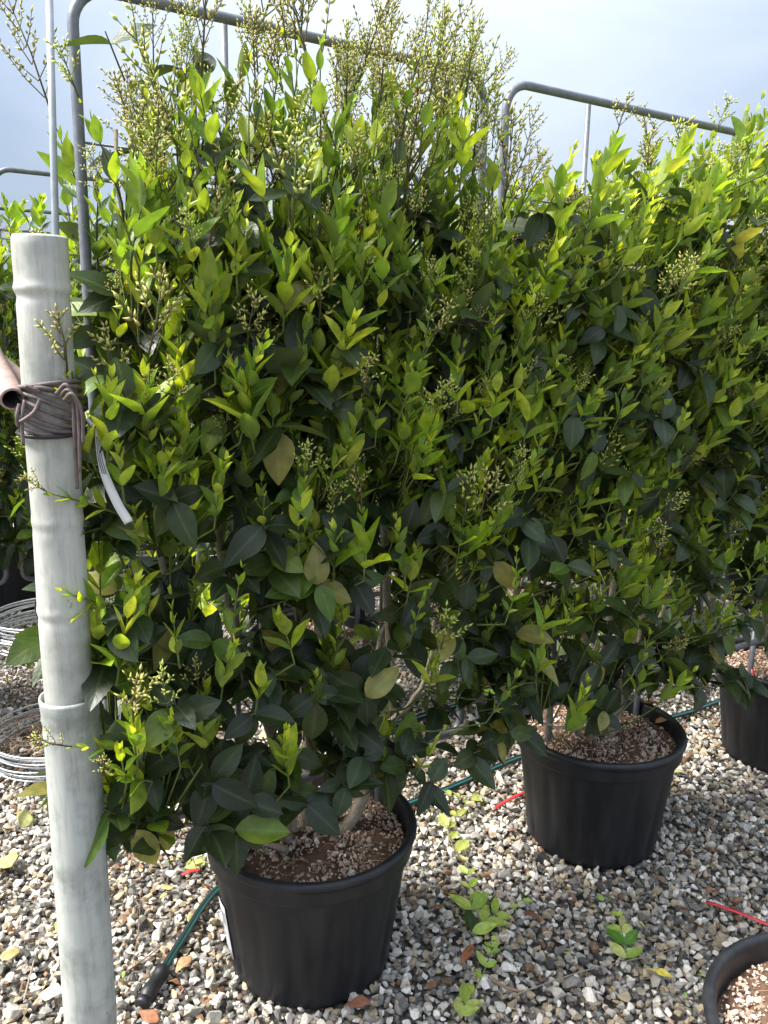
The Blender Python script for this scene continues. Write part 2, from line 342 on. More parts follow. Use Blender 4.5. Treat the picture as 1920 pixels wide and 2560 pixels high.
def rock_templates(count, pts, seed, flat=(.5, .8)):
    import bmesh
    r = np.random.default_rng(seed); out = []
    for _ in range(count):
        p = unit(r.normal(size=(pts, 3))) * r.uniform(.78, 1.05, (pts, 1))
        p = p * np.array([1, r.uniform(.62, .95), r.uniform(*flat)])
        bm = bmesh.new()
        for q in p: bm.verts.new(q)
        bmesh.ops.convex_hull(bm, input=bm.verts)
        for v in [v for v in bm.verts if not v.link_faces]: bm.verts.remove(v)
        bmesh.ops.recalc_face_normals(bm, faces=bm.faces)
        bm.verts.index_update()
        V = np.array([v.co[:] for v in bm.verts]); T = np.array([[v.index for v in f.verts] for f in bm.faces])
        bm.free(); out.append((V, np.zeros((0, 4), int), T, np.zeros((len(V), 2)), None))
    return out
ROCKS = rock_templates(16, 15, 3); ROCKS_LOW = rock_templates(12, 10, 4); ROCKS_FAR = rock_templates(10, 8, 6)
def rand_rot(n, r, tilt=.5):
    a = r.uniform(0, 2 * np.pi, n); tx = r.normal(0, tilt, n); ty = r.normal(0, tilt, n)
    ca, sa, cx, sx_, cy, sy = np.cos(a), np.sin(a), np.cos(tx), np.sin(tx), np.cos(ty), np.sin(ty)
    Rz = np.zeros((n, 3, 3)); Rz[:, 0, 0] = ca; Rz[:, 0, 1] = -sa; Rz[:, 1, 0] = sa; Rz[:, 1, 1] = ca; Rz[:, 2, 2] = 1
    Rx = np.zeros((n, 3, 3)); Rx[:, 0, 0] = 1; Rx[:, 1, 1] = cx; Rx[:, 1, 2] = -sx_; Rx[:, 2, 1] = sx_; Rx[:, 2, 2] = cx
    Ry = np.zeros((n, 3, 3)); Ry[:, 1, 1] = 1; Ry[:, 0, 0] = cy; Ry[:, 0, 2] = sy; Ry[:, 2, 0] = -sy; Ry[:, 2, 2] = cy
    return Rz @ Rx @ Ry
def scatter_rocks(buf, T, size, col, r, tilt=.5, tpls=ROCKS):
    k = r.integers(0, len(tpls), len(T)); R = rand_rot(len(T), r, tilt) * size[:, None, None]
    for i in range(len(tpls)):
        m = k == i; buf.many(tpls[i], R[m], T[m], col[m])

PALETTE = np.array([(.68, .66, .63), (.52, .495, .46), (.37, .355, .335), (.26, .25, .235), (.30, .25, .18), (.42, .345, .25), (.165, .16, .15), (.075, .073, .07), (.22, .135, .085)])
PAL_W = np.array([.17, .14, .14, .13, .13, .10, .10, .06, .04]); PAL_W = PAL_W / PAL_W.sum()
def make_gravel(pots):
    r = np.random.default_rng(11); buf = Buf()
    def lay(F0, F1, pitch, s0, s1, z0, z1, keep=1.0, tp=ROCKS):
        F = np.arange(F0, F1, pitch); P = []
        for f in F:
            h = .50 * f + .55; xs = np.arange(-h, h, pitch); P.append(np.stack([xs, np.full_like(xs, f)], -1))
        P = np.concatenate(P); P = P + r.uniform(-.5, .5, P.shape) * pitch
        P = P[r.random(len(P)) < keep]
        ok = np.ones(len(P), bool)
        for (x, y, rad) in pots: ok &= (P[:, 0] - x) ** 2 + (P[:, 1] - y) ** 2 > rad ** 2
        P = P[ok]; n = len(P)
        size = r.uniform(s0, s1, n) * np.where(r.random(n) < .10, r.uniform(1.2, 1.75, n), 1) * np.where(r.random(n) < .15, .6, 1)
        T = np.concatenate([P, r.uniform(z0, z1, (n, 1))], 1)
        # patches where pale or where brown stones gather
        pale = np.sin(P[:, 0] * 5.1 + 1) * np.cos(P[:, 1] * 4.3 - .7) + .5 * np.sin(P[:, 0] * 11 + P[:, 1] * 9)
        k = r.choice(len(PALETTE), n, p=PAL_W); k2 = r.choice(len(PALETTE), n, p=PAL_W)
        k = np.where((pale > .45) & (r.random(n) < .5), np.minimum(k, k2), k); k = np.where((pale < -.5) & (r.random(n) < .5), np.maximum(k, k2), k)
        col = PALETTE[k] * r.uniform(.80, 1.15, (n, 1)) * np.array([1.03, .985, .91])
        scatter_rocks(buf, T, size, np.minimum(col, .8), r, .45, tp)
    lay(.85, 2.7, .0172, .0085, .0135, -.004, .003, tp=ROCKS_LOW)
    lay(.85, 2.7, .0225, .0072, .0145, .004, .013, .75)
    lay(2.7, 4.3, .0190, .0085, .0135, -.003, .004, tp=ROCKS_FAR)
    lay(2.7, 4.3, .0300, .0080, .0130, .006, .013, .7, ROCKS_LOW)
    lay(4.3, 7.0, .0300, .0120, .0190, -.004, .004, tp=ROCKS_FAR)
    o = buf.build('gravel', M['stone'], smooth=False)
    tag(o, 'loose crushed gravel of pale grey, tan and dark stones', 'gravel', kind='stuff')
    return o

# ------------------------------------------------------------------ pots
POT_R, POT_H, SOIL_Z = .22, .315, .272
def make_pot_meshes():
    b = Buf()
    prof = [(.0, .006), (.10, .004), (.160, 0.0), (.1655, .004), (.1685, .012)]
    for i in range(13): prof.append((.1690 + (.2030 - .1690) * i / 12, .018 + (.268 - .018) * i / 12))
    def rib(a, z):
        k = 16; ph = (a * k / (2 * np.pi)) % 1.0
        gro = np.exp(-((ph - .5) / .16) ** 2)
        fade = np.clip((z - .02) / .02, 0, 1) * np.clip((.235 - z) / .02, 0, 1)
        return -.0042 * gro * fade
    lathe(b, prof, 192, rib=rib)
    body = b.mesh('pot_body', M['pot'])
    b = Buf()
    prof = [(.2025, .262), (.2085, .2625), (.2115, .264), (.2125, .268), (.2130, .290), (.2150, .297)]
    for a in np.linspace(-40, 175, 12): prof.append((.2105 + .0098 * math.cos(math.radians(a)), .3052 + .0098 * math.sin(math.radians(a))))
    prof += [(.1990, .296), (.1965, .25), (.194, .22)]
    lathe(b, prof, 128)
    rim = b.mesh('pot_rim', M['pot'])
    return body, rim
POT_BODY, POT_RIM = make_pot_meshes()
SOIL_M = simple('potting_soil', (.105, .062, .040), rough=.95, var=.45, scale=70, bump=1.0, bscale=160, spec=.2)
def make_soil(seed, pale):
    r = np.random.default_rng(seed); b = Buf()
    nr_, na = 16, 56; V = [(0, 0, SOIL_Z + .012)]
    for i in range(1, nr_ + 1):
        for j in range(na):
            rad = .1985 * i / nr_; a = 2 * np.pi * j / na
            z = SOIL_Z + .012 * (1 - i / nr_) + r.uniform(-.005, .005) + .006 * math.sin(9 * rad / .2 + 3 * a + seed)
            V.append((rad * math.cos(a), rad * math.sin(a), z))
    T = [(0, 1 + j, 1 + (j + 1) % na) for j in range(na)]
    Q = [(1 + (i - 1) * na + j, 1 + i * na + j, 1 + i * na + (j + 1) % na, 1 + (i - 1) * na + (j + 1) % na) for i in range(1, nr_) for j in range(na)]
    b.add(V, Q, T); soil = b.mesh('soil', SOIL_M)
    p = Buf(); n = 2600
    rad = .192 * np.sqrt(r.random(n)); a = r.uniform(0, 2 * np.pi, n)
    T = np.stack([rad * np.cos(a), rad * np.sin(a), SOIL_Z + .012 * (1 - rad / .2) + r.uniform(-.001, .006, n)], -1)
    size = r.uniform(.0016, .0055, n) * np.where(r.random(n) < .12, 2.0, 1)
    tone = np.array([(.52, .37, .27), (.58, .47, .37), (.66, .60, .51), (.36, .23, .16), (.48, .33, .24)])[r.choice(5, n, p=[.3, .25, .12 + pale, .18 - pale, .15])]
    scatter_rocks(p, T, size, tone * r.uniform(.8, 1.1, (n, 1)), r, .6, ROCKS_LOW)
    pum = p.mesh('pumice', M['stone'], smooth=False)
    f = Buf()
    for _ in range(90):
        q = r.uniform(-.14, .14, 2); an = r.uniform(0, 6.28); ln = r.uniform(.015, .05); d = np.array([math.cos(an), math.sin(an)])
        zz = SOIL_Z + .012 + r.uniform(0, .006); k = d * ln; s = np.array([-d[1], d[0]]) * r.normal(0, .006)
        tube(f, [(q[0], q[1], zz - .003), (q[0] + k[0] / 2 + s[0], q[1] + k[1] / 2 + s[1], zz + .005), (q[0] + k[0], q[1] + k[1], zz - .002)], r.uniform(.0004, .0012), 4, col=np.array((.34, .22, .14)) * r.uniform(.6, 1.3))
    fib = f.mesh('root_fibre', M['bark'])
    return soil, pum, fib
SOILS = [make_soil(21, .0), make_soil(22, .06)]
def place_pot(pos, rz, soil, label, group=None):
    e = empty('plant_pot', pos, rz); tag(e, label, 'plant pot', group)
    bd = link('pot_body', POT_BODY, e); link('rim', POT_RIM, e)
    s = link('soil', soil[0], e); p = link('pumice', soil[1], s); p['kind'] = 'stuff'; f = link('root_fibre', soil[2], s); f['kind'] = 'stuff'
    POTS.append((pos[0], pos[1], .168))
    return e

# ------------------------------------------------------------------ trellis frames
FR_L, FR_R, FR_B, FR_T = -.388, .402, .400, 1.80
def make_trellis_meshes():
    d = {}
    def corner(cx, cz, rad, a0, a1): return [(cx + rad * math.cos(math.radians(a)), 0, cz + rad * math.sin(math.radians(a))) for a in np.linspace(a0, a1, 9)]
    rt, rb = .055, .035; b = Buf()
    pts = corner(FR_R - rt, FR_T - rt, rt, 0, 90) + corner(FR_L + rt, FR_T - rt, rt, 90, 180) + corner(FR_L + rb, FR_B + rb, rb, 180, 270) + corner(FR_R - rb, FR_B + rb, rb, 270, 360)
    tube(b, pts, .0088, 12, closed=True); d['tube_frame'] = b.mesh('tube_frame', M['steel'])
    for i, x in enumerate((-.14, .19)):
        b = Buf(); tube(b, [(x, .017, .18), (x, .017, .7), (x, .017, FR_T)], .0052 if i else .0058, 8); d['rod%d' % i] = b.mesh('upright_rod', M['steel'])
        b = Buf(); tube(b, [(x, .017, .18), (x, .017, .30), (x, .017, FR_B + .03)], .0085, 10); d['stake%d' % i] = b.mesh('stake', M['steel'])
    for i, z in enumerate((.62, .86, 1.10, 1.34, 1.58)):
        b = Buf(); tube(b, [(FR_L, -.004, z), (0, -.004, z), (FR_R, -.004, z)], .0021, 6); d['wire%d' % i] = b.mesh('cross_wire', M['wire'])
    return d
TREL = make_trellis_meshes()
def place_trellis(pos, rz, label, group=None):
    e = empty('trellis_frame', pos, rz); tag(e, label, 'trellis', group)
    for k, me in TREL.items():
        link({'tube': 'tube_frame', 'rod0': 'upright_rod', 'rod1': 'upright_rod', 'stake0': 'stake', 'stake1': 'stake'}.get(k, 'tube_frame' if k.startswith('tube') else 'cross_wire'), me, e)
    return e

# ------------------------------------------------------------------ leaves
def leaf_template(rows, cols, hw, fold, curl, wave, twist, seed, tip=1.25):
    r = np.random.default_rng(seed); v = np.linspace(0, 1, rows); v = v + .035 * np.sin(2 * np.pi * v) * -1 * (rows > 6)
    w = hw * np.sin(np.pi * np.clip(v, 0, 1) ** .84) ** .82 * (1 - .10 * v ** 3) + .012 * (v < .02)
    w[-1] = .004
    x = np.linspace(-1, 1, cols); ph = r.uniform(0, 6.28)
    X = w[:, None] * x[None]; Y = np.repeat(v[:, None], cols, 1)
    Z = fold * np.abs(X) - curl * Y ** 2 * .5 + wave * np.sin(v * 9 + ph)[:, None] * (x[None] ** 2) * .5 * np.sign(x)[None] * w[:, None] / hw
    Z = Z + twist * X * Y
    V = np.stack([X, Y, Z], -1).reshape(-1, 3)
    V = np.stack([V[:, 0], V[:, 1] * (1 - .12 * abs(curl)), V[:, 2]], -1)
    i = np.arange(rows - 1)[:, None]; j = np.arange(cols - 1)[None]
    Q = np.stack([i * cols + j, i * cols + j + 1, (i + 1) * cols + j + 1, (i + 1) * cols + j], -1).reshape(-1, 4)
    UV = np.stack([np.repeat(((x + 1) / 2)[None], rows, 0), np.repeat(v[:, None], cols, 1)], -1).reshape(-1, 2)
    return (V, Q, np.zeros((0, 3), int), UV, None)
_r = np.random.default_rng(5)
BIG = [leaf_template(9, 5, _r.uniform(.235, .29), _r.uniform(.05, .55), _r.uniform(-.1, .95), _r.uniform(0, .05), _r.uniform(-.4, .4), 40 + i) for i in range(8)]
MID = [leaf_template(8, 5, _r.uniform(.175, .24), _r.uniform(.15, .6), _r.uniform(-.25, .45), _r.uniform(0, .04), _r.uniform(-.4, .4), 60 + i) for i in range(8)]
SML = [leaf_template(5, 3, _r.uniform(.15, .22), _r.uniform(.2, .6), _r.uniform(-.2, .3), 0, 0, 80 + i) for i in range(5)]
def tpl_mesh(name, tpl, mat):
    b = Buf(); b.add(tpl[0], tpl[1], None, (1, 1, 1), tpl[3]); return b.mesh(name, mat)
BIG_ME = [tpl_mesh('leaf', t, M['leaf_one']) for t in BIG]; MID_ME = [tpl_mesh('leaf', t, M['leaf_one']) for t in MID]

def bud_template():
    v = np.array([(0, 0, 0), (.5, 0, .42), (0, .5, .42), (-.5, 0, .42), (0, -.5, .42), (0, 0, 1.)])
    t = np.array([(0, 2, 1), (0, 3, 2), (0, 4, 3), (0, 1, 4), (5, 1, 2), (5, 2, 3), (5, 3, 4), (5, 4, 1)])
    return (v, np.zeros((0, 4), int), t, np.zeros((6, 2)), None)
BUD = bud_template()
def frame_from(z):
    z = unit(z); ref = np.array([0, 0, 1.]) if abs(z[2]) < .9 else np.array([1., 0, 0]); x = unit(np.cross(ref, z)); y = np.cross(z, x); return np.stack([x, y, z], 1)
def spray_mesh(seed, Ln, pairs, ang, blen, dense, budlen, warm):
    """a panicle of closed flower buds, standing along +Z"""
    r = np.random.default_rng(seed); b = Buf(); R = []; T = []; C = []
    stem = np.array((.13, .115, .045)) if warm else np.array((.12, .15, .045))
    bc = np.array((.50, .48, .14)) if warm else np.array((.52, .56, .13))
    top = np.array([r.normal(0, .008), r.normal(0, .008), Ln])
    tube(b, [(0, 0, 0), top * .5 + np.array([r.normal(0, .003), r.normal(0, .003), 0]), top], [.0014, .0011, .0006], 4, col=stem)
    def buds(p0, p1, n, s):
        d = unit(p1 - p0); F = frame_from(d)
        for i in range(n):
            q = p0 + (p1 - p0) * ((i + .6) / n); last = i == n - 1
            for k in range(1 if last else 2):
                a = (i % 2) * 1.57 + k * 3.14 + r.normal(0, .25); side = F[:, 0] * math.cos(a) + F[:, 1] * math.sin(a)
                dd = d if last else unit(d * r.uniform(.55, .9) + side * .7)
                l_ = budlen * r.uniform(.7, 1.25) * s; G = frame_from(dd); G = np.stack([G[:, 0] * l_ * .36, G[:, 1] * l_ * .36, G[:, 2] * l_], 1)
                R.append(G); T.append(q); C.append(bc * r.uniform(.7, 1.25) * np.array([r.uniform(.9, 1.12), 1, r.uniform(.8, 1.2)]))
    for i in range(pairs):
        u = (i + .7) / pairs; p = top * (.12 + .8 * u) if pairs > 1 else top * .4
        for k in range(2):
            a = i * 1.57 + k * 3.14 + r.normal(0, .3); an = math.radians(ang + r.normal(0, 8))
            d = np.array([math.cos(a) * math.sin(an), math.sin(a) * math.sin(an), math.cos(an)])
            l_ = blen * (1.15 - .75 * u) * r.uniform(.75, 1.2); e = p + d * l_ + np.array([0, 0, l_ * .18]); m = p + d * l_ * .5
            tube(b, [p, m, e], [.0009, .0007, .0004], 3, col=stem, cap=False)
            buds(p + (e - p) * .25, e, max(2, int(round(l_ / dense))), 1)
    buds(top * .75, top * 1.04, 4, .9)
    b.many(BUD, np.array(R), np.array(T), np.array(C))
    return b.mesh('flower_spray', M['bud'], smooth=True)
SPRAY_TALL = [spray_mesh(100 + i, .135 + .02 * (i % 3), 7, 34, .058, .0090, .0088, i % 2 == 0) for i in range(5)]
SPRAY_MED = [spray_mesh(120 + i, .075, 4, 46, .036, .0075, .0092, i % 2 == 0) for i in range(5)]

DARK = np.array([(.030, .050, .018), (.040, .066, .020), (.026, .042, .017), (.055, .085, .020), (.034, .052, .022)])
FRESH = np.array([(.37, .49, .026), (.46, .56, .034), (.28, .43, .028), (.56, .62, .06), (.22, .37, .028)])
MIDG = np.array([(.115, .20, .024), (.155, .255, .028), (.090, .165, .026), (.19, .28, .034)])

class Plant:
    def __init__(s, seed): s.r = np.random.default_rng(seed); s.big = []; s.mid = []; s.sml = []; s.sprays = []; s.twigs = Buf(); s.canes = []
    def leaf(s, kind, p, d, up, ln, wd, col):
        d = unit(d); x = np.cross(d, up); nx = np.linalg.norm(x)
        x = np.array([1., 0, 0]) if nx < 1e-4 else x / nx
        z = np.cross(x, d)
        getattr(s, kind).append((np.stack([x * ln * wd, d * ln, z * ln], 1), np.asarray(p, float), col))
    def cane(s, pts, r0, r1, sides=8):
        q = smooth_path(pts, 7); k = len(q); q[1:-1] += s.r.normal(0, .0022, (k - 2, 3))
        s.canes.append((q, np.linspace(r0, r1, k), sides))
    def nearest(s, p):
        if not hasattr(s, 'cp'): s.cp = np.concatenate([q for q, _, _ in s.canes])
        d = np.linalg.norm(s.cp - p - np.array([0, 0, -.08]), axis=1); return s.cp[np.argmin(d)]
    def shoot(s, p, d, ln, bright, spray, size=1.0, twig=True, leafy=1.0):
        r = s.r; ln *= 1.05; d = unit(d); bend = np.array([0, 0, .25]) + r.normal(0, .45, 3)
        n = max(3, int(ln / r.uniform(.019, .027))); pts = []; q = np.array(p, float); dd = d.copy()
        for i in range(n + 1):
            pts.append(q.copy()); q = q + dd * ln / n; dd = unit(dd + bend * .10)
        pts = np.array(pts); a0 = r.uniform(0, 6.28)
        tone = 1 if bright > .5 else 0
        stemc = (np.array((.13, .17, .04)) if tone else np.array((.075, .085, .04))) * r.uniform(.7, 1.2)
        if twig:
            root = s.nearest(p); v = root - p; dist = np.linalg.norm(v)
            base = p + v * min(1, .30 / max(dist, 1e-3)); mid = (base + p) / 2 - np.array([0, 0, .012])
            tube(s.twigs, np.concatenate([[base, mid], pts[::2] if len(pts) > 4 else pts]), np.linspace(.0026, .0009, 2 + len(pts[::2] if len(pts) > 4 else pts)), 4, col=stemc, cap=False)
        else: tube(s.twigs, pts[::2], np.linspace(.0016, .0008, len(pts[::2])), 4, col=stemc, cap=False)
        for i in range(1, n + 1):
            u = i / n; t = unit(pts[i] - pts[i - 1]); F = frame_from(t)
            an = math.radians((48 - 31 * u) + r.normal(0, 8))
            prof = math.sin(math.pi * min(1, .28 + .72 * u)) * .75 + .28
            l_ = (.032 + .022 * r.random()) * prof * size
            if u < .45: l_ *= 1.12
            for k in range(2):
                if r.random() > leafy: continue
                a = a0 + i * 1.5708 + k * math.pi + r.normal(0, .18); side = F[:, 0] * math.cos(a) + F[:, 1] * math.sin(a)
                ld = t * math.cos(an) + side * math.sin(an); up = unit(t * 1.0 - side * .12 + r.normal(0, .12, 3))
                b_ = bright * (.45 + .75 * u) + r.normal(0, .10)
                if b_ > .56: c = FRESH[r.integers(len(FRESH))]; 
                elif b_ > .32: c = MIDG[r.integers(len(MIDG))] * .6 + FRESH[r.integers(len(FRESH))] * .4
                elif b_ > .12: c = MIDG[r.integers(len(MIDG))]
                else: c = DARK[r.integers(len(DARK))]
                c = c * r.uniform(.8, 1.2)
                kind = 'mid' if l_ > .023 else 'sml'
                s.leaf(kind, pts[i] + side * .0012, ld, up, l_, r.uniform(.85, 1.15), c)
        tip, td = pts[-1], unit(pts[-1] - pts[-2])
        if spray: s.sprays.append((tip, unit(td + np.array([0, 0, .3])), spray, r.uniform(.75, 1.25) * size, r.uniform(0, 6.28)))
        else:
            for k in range(4):
                a = a0 + k * 1.57 + .7; F = frame_from(td); side = F[:, 0] * math.cos(a) + F[:, 1] * math.sin(a); an = math.radians(r.uniform(8, 26))
                s.leaf('sml', tip, td * math.cos(an) + side * math.sin(an), unit(td - side * .3), r.uniform(.012, .024) * size, 1.0, (FRESH[3] if bright > .4 else FRESH[2]) * r.uniform(.85, 1.15))
    def old_leaves(s, p, d, n, size):
        """a twig end carrying a few big, dark, mature leaves"""
        r = s.r; d = unit(d); F = frame_from(d); a0 = r.uniform(0, 6.28)
        tube(s.twigs, [p - d * .05, p, p + d * .018 * n], [.0020, .0016, .0012], 4, col=np.array((.10, .095, .06)) * r.uniform(.7, 1.3), cap=False)
        for i in range(n):
            q = p + d * .018 * i; an = math.radians(r.uniform(55, 88))
            for k in range(2):
                a = a0 + i * 1.57 + k * math.pi + r.normal(0, .25); side = F[:, 0] * math.cos(a) + F[:, 1] * math.sin(a)
                ld = unit(d * math.cos(an) + side * math.sin(an) + np.array([0, 0, r.uniform(-.65, .2)]))
                up = unit(np.array([0, -.35, .85]) + d * .3 + r.normal(0, .42, 3)); up = up - ld * (up @ ld)
                c = DARK[r.integers(len(DARK))] * r.uniform(.75, 1.35)
                z = r.random()
                if z < .03: c = np.array((.30, .28, .07)) * r.uniform(.7, 1.2)
                elif z < .12: c = MIDG[r.integers(4)] * .8
                s.leaf('big', q, ld, up, size * r.uniform(.78, 1.22), r.uniform(.88, 1.18), c)

def assemble(pl, pos, rz, label, nleaf=0, group=None, nspray=240):
    e = empty('shrub', pos, rz); tag(e, label, 'shrub', group)
    for q, rad, sd in pl.canes:
        b = Buf(); c = np.array((.34, .285, .21)) * pl.r.uniform(.75, 1.15); tube(b, q, rad, sd, col=c, cap=True); b.build('cane', M['bark'], e)
    t = pl.twigs.build('twig', M['bark'], e); t['kind'] = 'stuff'
    big, mid, sml = pl.big, pl.mid, pl.sml
    chosen = set()
    if nleaf:
        allv = [('big', i) + v for i, v in enumerate(big)] + [('mid', i) + v for i, v in enumerate(mid)]
        M3 = np.array(Matrix.Rotation(rz, 3, 'Z')); ctr = np.array([v[3] + v[2][:, 1] * .5 for v in allv]) @ M3.T + np.array(pos)
        pr = project(ctr); inside = (pr[:, 0] > 5) & (pr[:, 0] < 1915) & (pr[:, 1] > 5) & (pr[:, 1] < 2555)
        view = unit(ctr - np.array([0, 0, CAM_H])); nrm = unit(np.array([v[2][:, 2] for v in allv])) @ M3.T
        area = np.array([np.linalg.norm(v[2][:, 0]) * np.linalg.norm(v[2][:, 1]) for v in allv]) * np.abs((view * nrm).sum(1)) / pr[:, 2] ** 2
        cell = (pr[:, 0] // 26).astype(int) * 4096 + (pr[:, 1] // 26).astype(int)
        order = np.argsort(pr[:, 2]); front = {}
        for i in order:
            if inside[i] and cell[i] not in front: front[cell[i]] = i
        cand = sorted(front.values(), key=lambda i: -area[i])[:nleaf]
        for i in cand:
            kind, k, Rm, p, c = allv[i]; chosen.add((kind, k))
            me = (BIG_ME if kind == 'big' else MID_ME)[k % 8]
            o = link('leaf', me, e)
            o.matrix_local = Matrix(((Rm[0, 0], Rm[0, 1], Rm[0, 2], p[0]), (Rm[1, 0], Rm[1, 1], Rm[1, 2], p[1]), (Rm[2, 0], Rm[2, 1], Rm[2, 2], p[2]), (0, 0, 0, 1)))
            o.color = (*np.clip(c, 0, 1), 1)
    b = Buf()
    for kind, lst, tp in (('big', big, BIG), ('mid', mid, MID), ('sml', sml, SML)):
        for m in range(len(tp)):
            sel = [v for i, v in enumerate(lst) if i % len(tp) == m and (kind, i) not in chosen]
            if sel: b.many(tp[m], np.array([v[0] for v in sel]), np.array([v[1] for v in sel]), np.array([v[2] for v in sel]))
    f = b.build('foliage', M['leaf'], e); f['kind'] = 'stuff'
    sp = pl.sprays
    order = pl.r.permutation(len(sp))
    mass = Buf()
    for n_, i in enumerate(order):
        p, d, style, sc, tw = sp[i]
        me = (SPRAY_TALL if style == 'tall' else SPRAY_MED)[i % 5]
        F = frame_from(d); F = F @ np.array([[math.cos(tw), -math.sin(tw), 0], [math.sin(tw), math.cos(tw), 0], [0, 0, 1]]) * sc
        if n_ < nspray:
            o = link('flower_spray', me, e)
            o.matrix_local = Matrix(((F[0, 0], F[0, 1], F[0, 2], p[0]), (F[1, 0], F[1, 1], F[1, 2], p[1]), (F[2, 0], F[2, 1], F[2, 2], p[2]), (0, 0, 0, 1)))
    return e

def grow_front(seed, dens, lean, n_shoot, n_old, z0, z1, brightf, spray_fn, x0=-.46, x1=.46, canes=None, top=None, leafy=None):
    pl = Plant(seed); r = pl.r
    for c in canes: pl.cane(*c)
    # mature dark leaves
    k = 0
    while k < n_old:
        x, z = r.uniform(x0, x1), r.uniform(z0 - .02, z1 - .12)
        if r.random() > dens(x, z) * (1.0 if z < .9 else .75): continue
        y = -.19 + .36 * r.beta(1.1, 1.5)
        d = np.array([x * .9 + lean * .3, -.45 + (.9 if y > .05 else 0) + r.normal(0, .35), .35 + r.normal(0, .35)])
        pl.old_leaves(np.array([x, y, z]), d, int(r.integers(2, 4)), .064 + .020 * r.random()); k += 1
    k = 0
    while k < n_shoot:
        x, z = r.uniform(x0, x1), r.uniform(z0, z1)
        if r.random() > dens(x, z): continue
        zt = (z - z0) / (z1 - z0)
        if zt < .48 and r.random() > .22 + zt * 1.4: continue
        y = -.21 + .42 * r.beta(1.0, 1.6)
        d = np.array([x * .28 + lean + r.normal(0, .17), -.16 + (.4 if y > .05 else 0) + r.normal(0, .14), 1.0])
        b = brightf(x, z, r)
        pl.shoot(np.array([x, y, z]), d, r.uniform(.07, .15), b, spray_fn(x, z, r), r.choice([.72, .9, 1.0, 1.12, 1.38]) * r.uniform(.93, 1.07), leafy=leafy(x, z) if leafy else 1.0); k += 1
    if top: top(pl)
    return pl

# ---- first shrub: dense, upright, dark below, flower sprays above
def clump(x, z, k): return .5 + .5 * math.sin(11.3 * x + 2.1 * k + 3 * math.sin(7 * z + k)) * math.sin(12.7 * z + 1.7 * k + 2 * math.sin(6 * x))
def dens1(x, z):
    v = 1.0
    if z < .98: v *= max(.22, 1.5 * clump(x, z, 1) - .1)
    if .04 < x < .40 and .50 < z < .80: v *= .5
    if x < -.38 and z > 1.15: return 0
    if x > .25 and z < .48: v *= .35
    if z < .42 and x > .12: v = 0
    if z > 1.42 and x < -.02: v *= .55
    if z > 1.60: v *= .5
    if x > .27 and z > 1.42: v = 0
    return v
def spray1(x, z, r):
    if z > 1.36: return 'tall' if r.random() < (.6 if z > 1.45 else .4) else ('med' if r.random() < .7 else None)
    return 'med' if r.random() < (.16 if z < .9 else .34) else None
def bright1(x, z, r):
    if z > 1.38: return r.uniform(.3, .7)
    if z < .6: return r.uniform(.5, 1.1)
    return r.uniform(.5, 1.25)
canes1 = [
    ([(-.02, .02, .24), (-.06, .02, .45), (-.16, .02, .8), (-.20, .01, 1.2), (-.21, .0, 1.72)], .0115, .0035),
    ([(.0, .03, .24), (.01, .03, .5), (-.02, .02, .9), (.02, .01, 1.3), (.03, .0, 1.68)], .0125, .004),
    ([(.05, -.02, .25), (.13, -.03, .40), (.18, -.01, .62), (.17, .0, .92), (.15, .0, 1.3), (.16, 0, 1.7)], .0145, .0035),
    ([(.03, .0, .24), (.10, .02, .5), (.22, .03, .75), (.24, .02, 1.1), (.29, .01, 1.5)], .0105, .0035),
    ([(-.04, .0, .25), (-.14, -.02, .5), (-.27, -.02, .75), (-.31, -.01, 1.1), (-.34, -.01, 1.6)], .0105, .003),
    ([(-.05, -.01, .25), (-.12, -.06, .33), (-.27, -.08, .43), (-.42, -.09, .48)], .0065, .0025),
    ([(.02, .01, .24), (.15, .03, .42), (.30, .04, .52), (.34, .03, .75), (.36, .02, 1.15)], .0085, .003),
    ([(.17, -.01, .92), (.24, -.03, .80), (.27, -.03, .72)], .0065, .005),
    ([(-.03, .02, .25), (-.08, .03, .6), (-.09, .03, 1.0), (-.10, .02, 1.5)], .0090, .003)]
def top1(pl):
    r = pl.r
    for x, h in [(-.34, 1.58), (-.28, 1.68), (-.24, 1.64), (-.20, 1.74), (-.13, 1.66), (-.08, 1.73), (-.02, 1.64), (.04, 1.66), (.09, 1.70), (.13, 1.74), (.18, 1.72), (.22, 1.66), (.27, 1.62), (.31, 1.56), (.36, 1.50), (.06, 1.6), (.16, 1.62), (-.33, 1.52), (-.27, 1.55), (.24, 1.6), (.30, 1.56)]:
        p = np.array([x + r.normal(0, .01), r.normal(-.05, .05), h - .12])
        pl.shoot(p, np.array([x * .15 + r.normal(0, .08), -.05, 1]), .12, r.uniform(.2, .5), 'tall', r.uniform(.85, 1.15), leafy=.4)
    # long twigs reaching over the post
    for (x, y, z), (dx, dy, dz), ln in [((-.40, -.15, 1.03), (-1, -.35, .55), .11), ((-.41, -.15, .89), (-1, -.3, .35), .10), ((-.40, -.17, .66), (-1, -.35, .40), .11), ((-.38, -.18, .60), (-.8, -.5, .6), .09), ((-.43, -.12, .46), (-1, -.3, -.05), .08)]:
        pl.shoot(np.array([x, y, z]), np.array([dx, dy, dz]), ln, .95, 'med', .85)
    # leafy low fringe hanging over the pot's edge
    for _ in range(26):
        x = r.uniform(-.45, .12); z = r.uniform(.45, .55)
        pl.old_leaves(np.array([x, r.uniform(-.13, -.02), z]), np.array([x, -.6, .15 + r.normal(0, .2)]), 3, .064)
    # broad dark leaves standing in the open top
    for _ in range(30):
        x = r.uniform(-.36, .30); z = r.uniform(1.40, 1.72)
        pl.old_leaves(np.array([x, r.uniform(-.12, .05), z]), np.array([r.normal(0, .3), -.2, 1]), 1, .070)
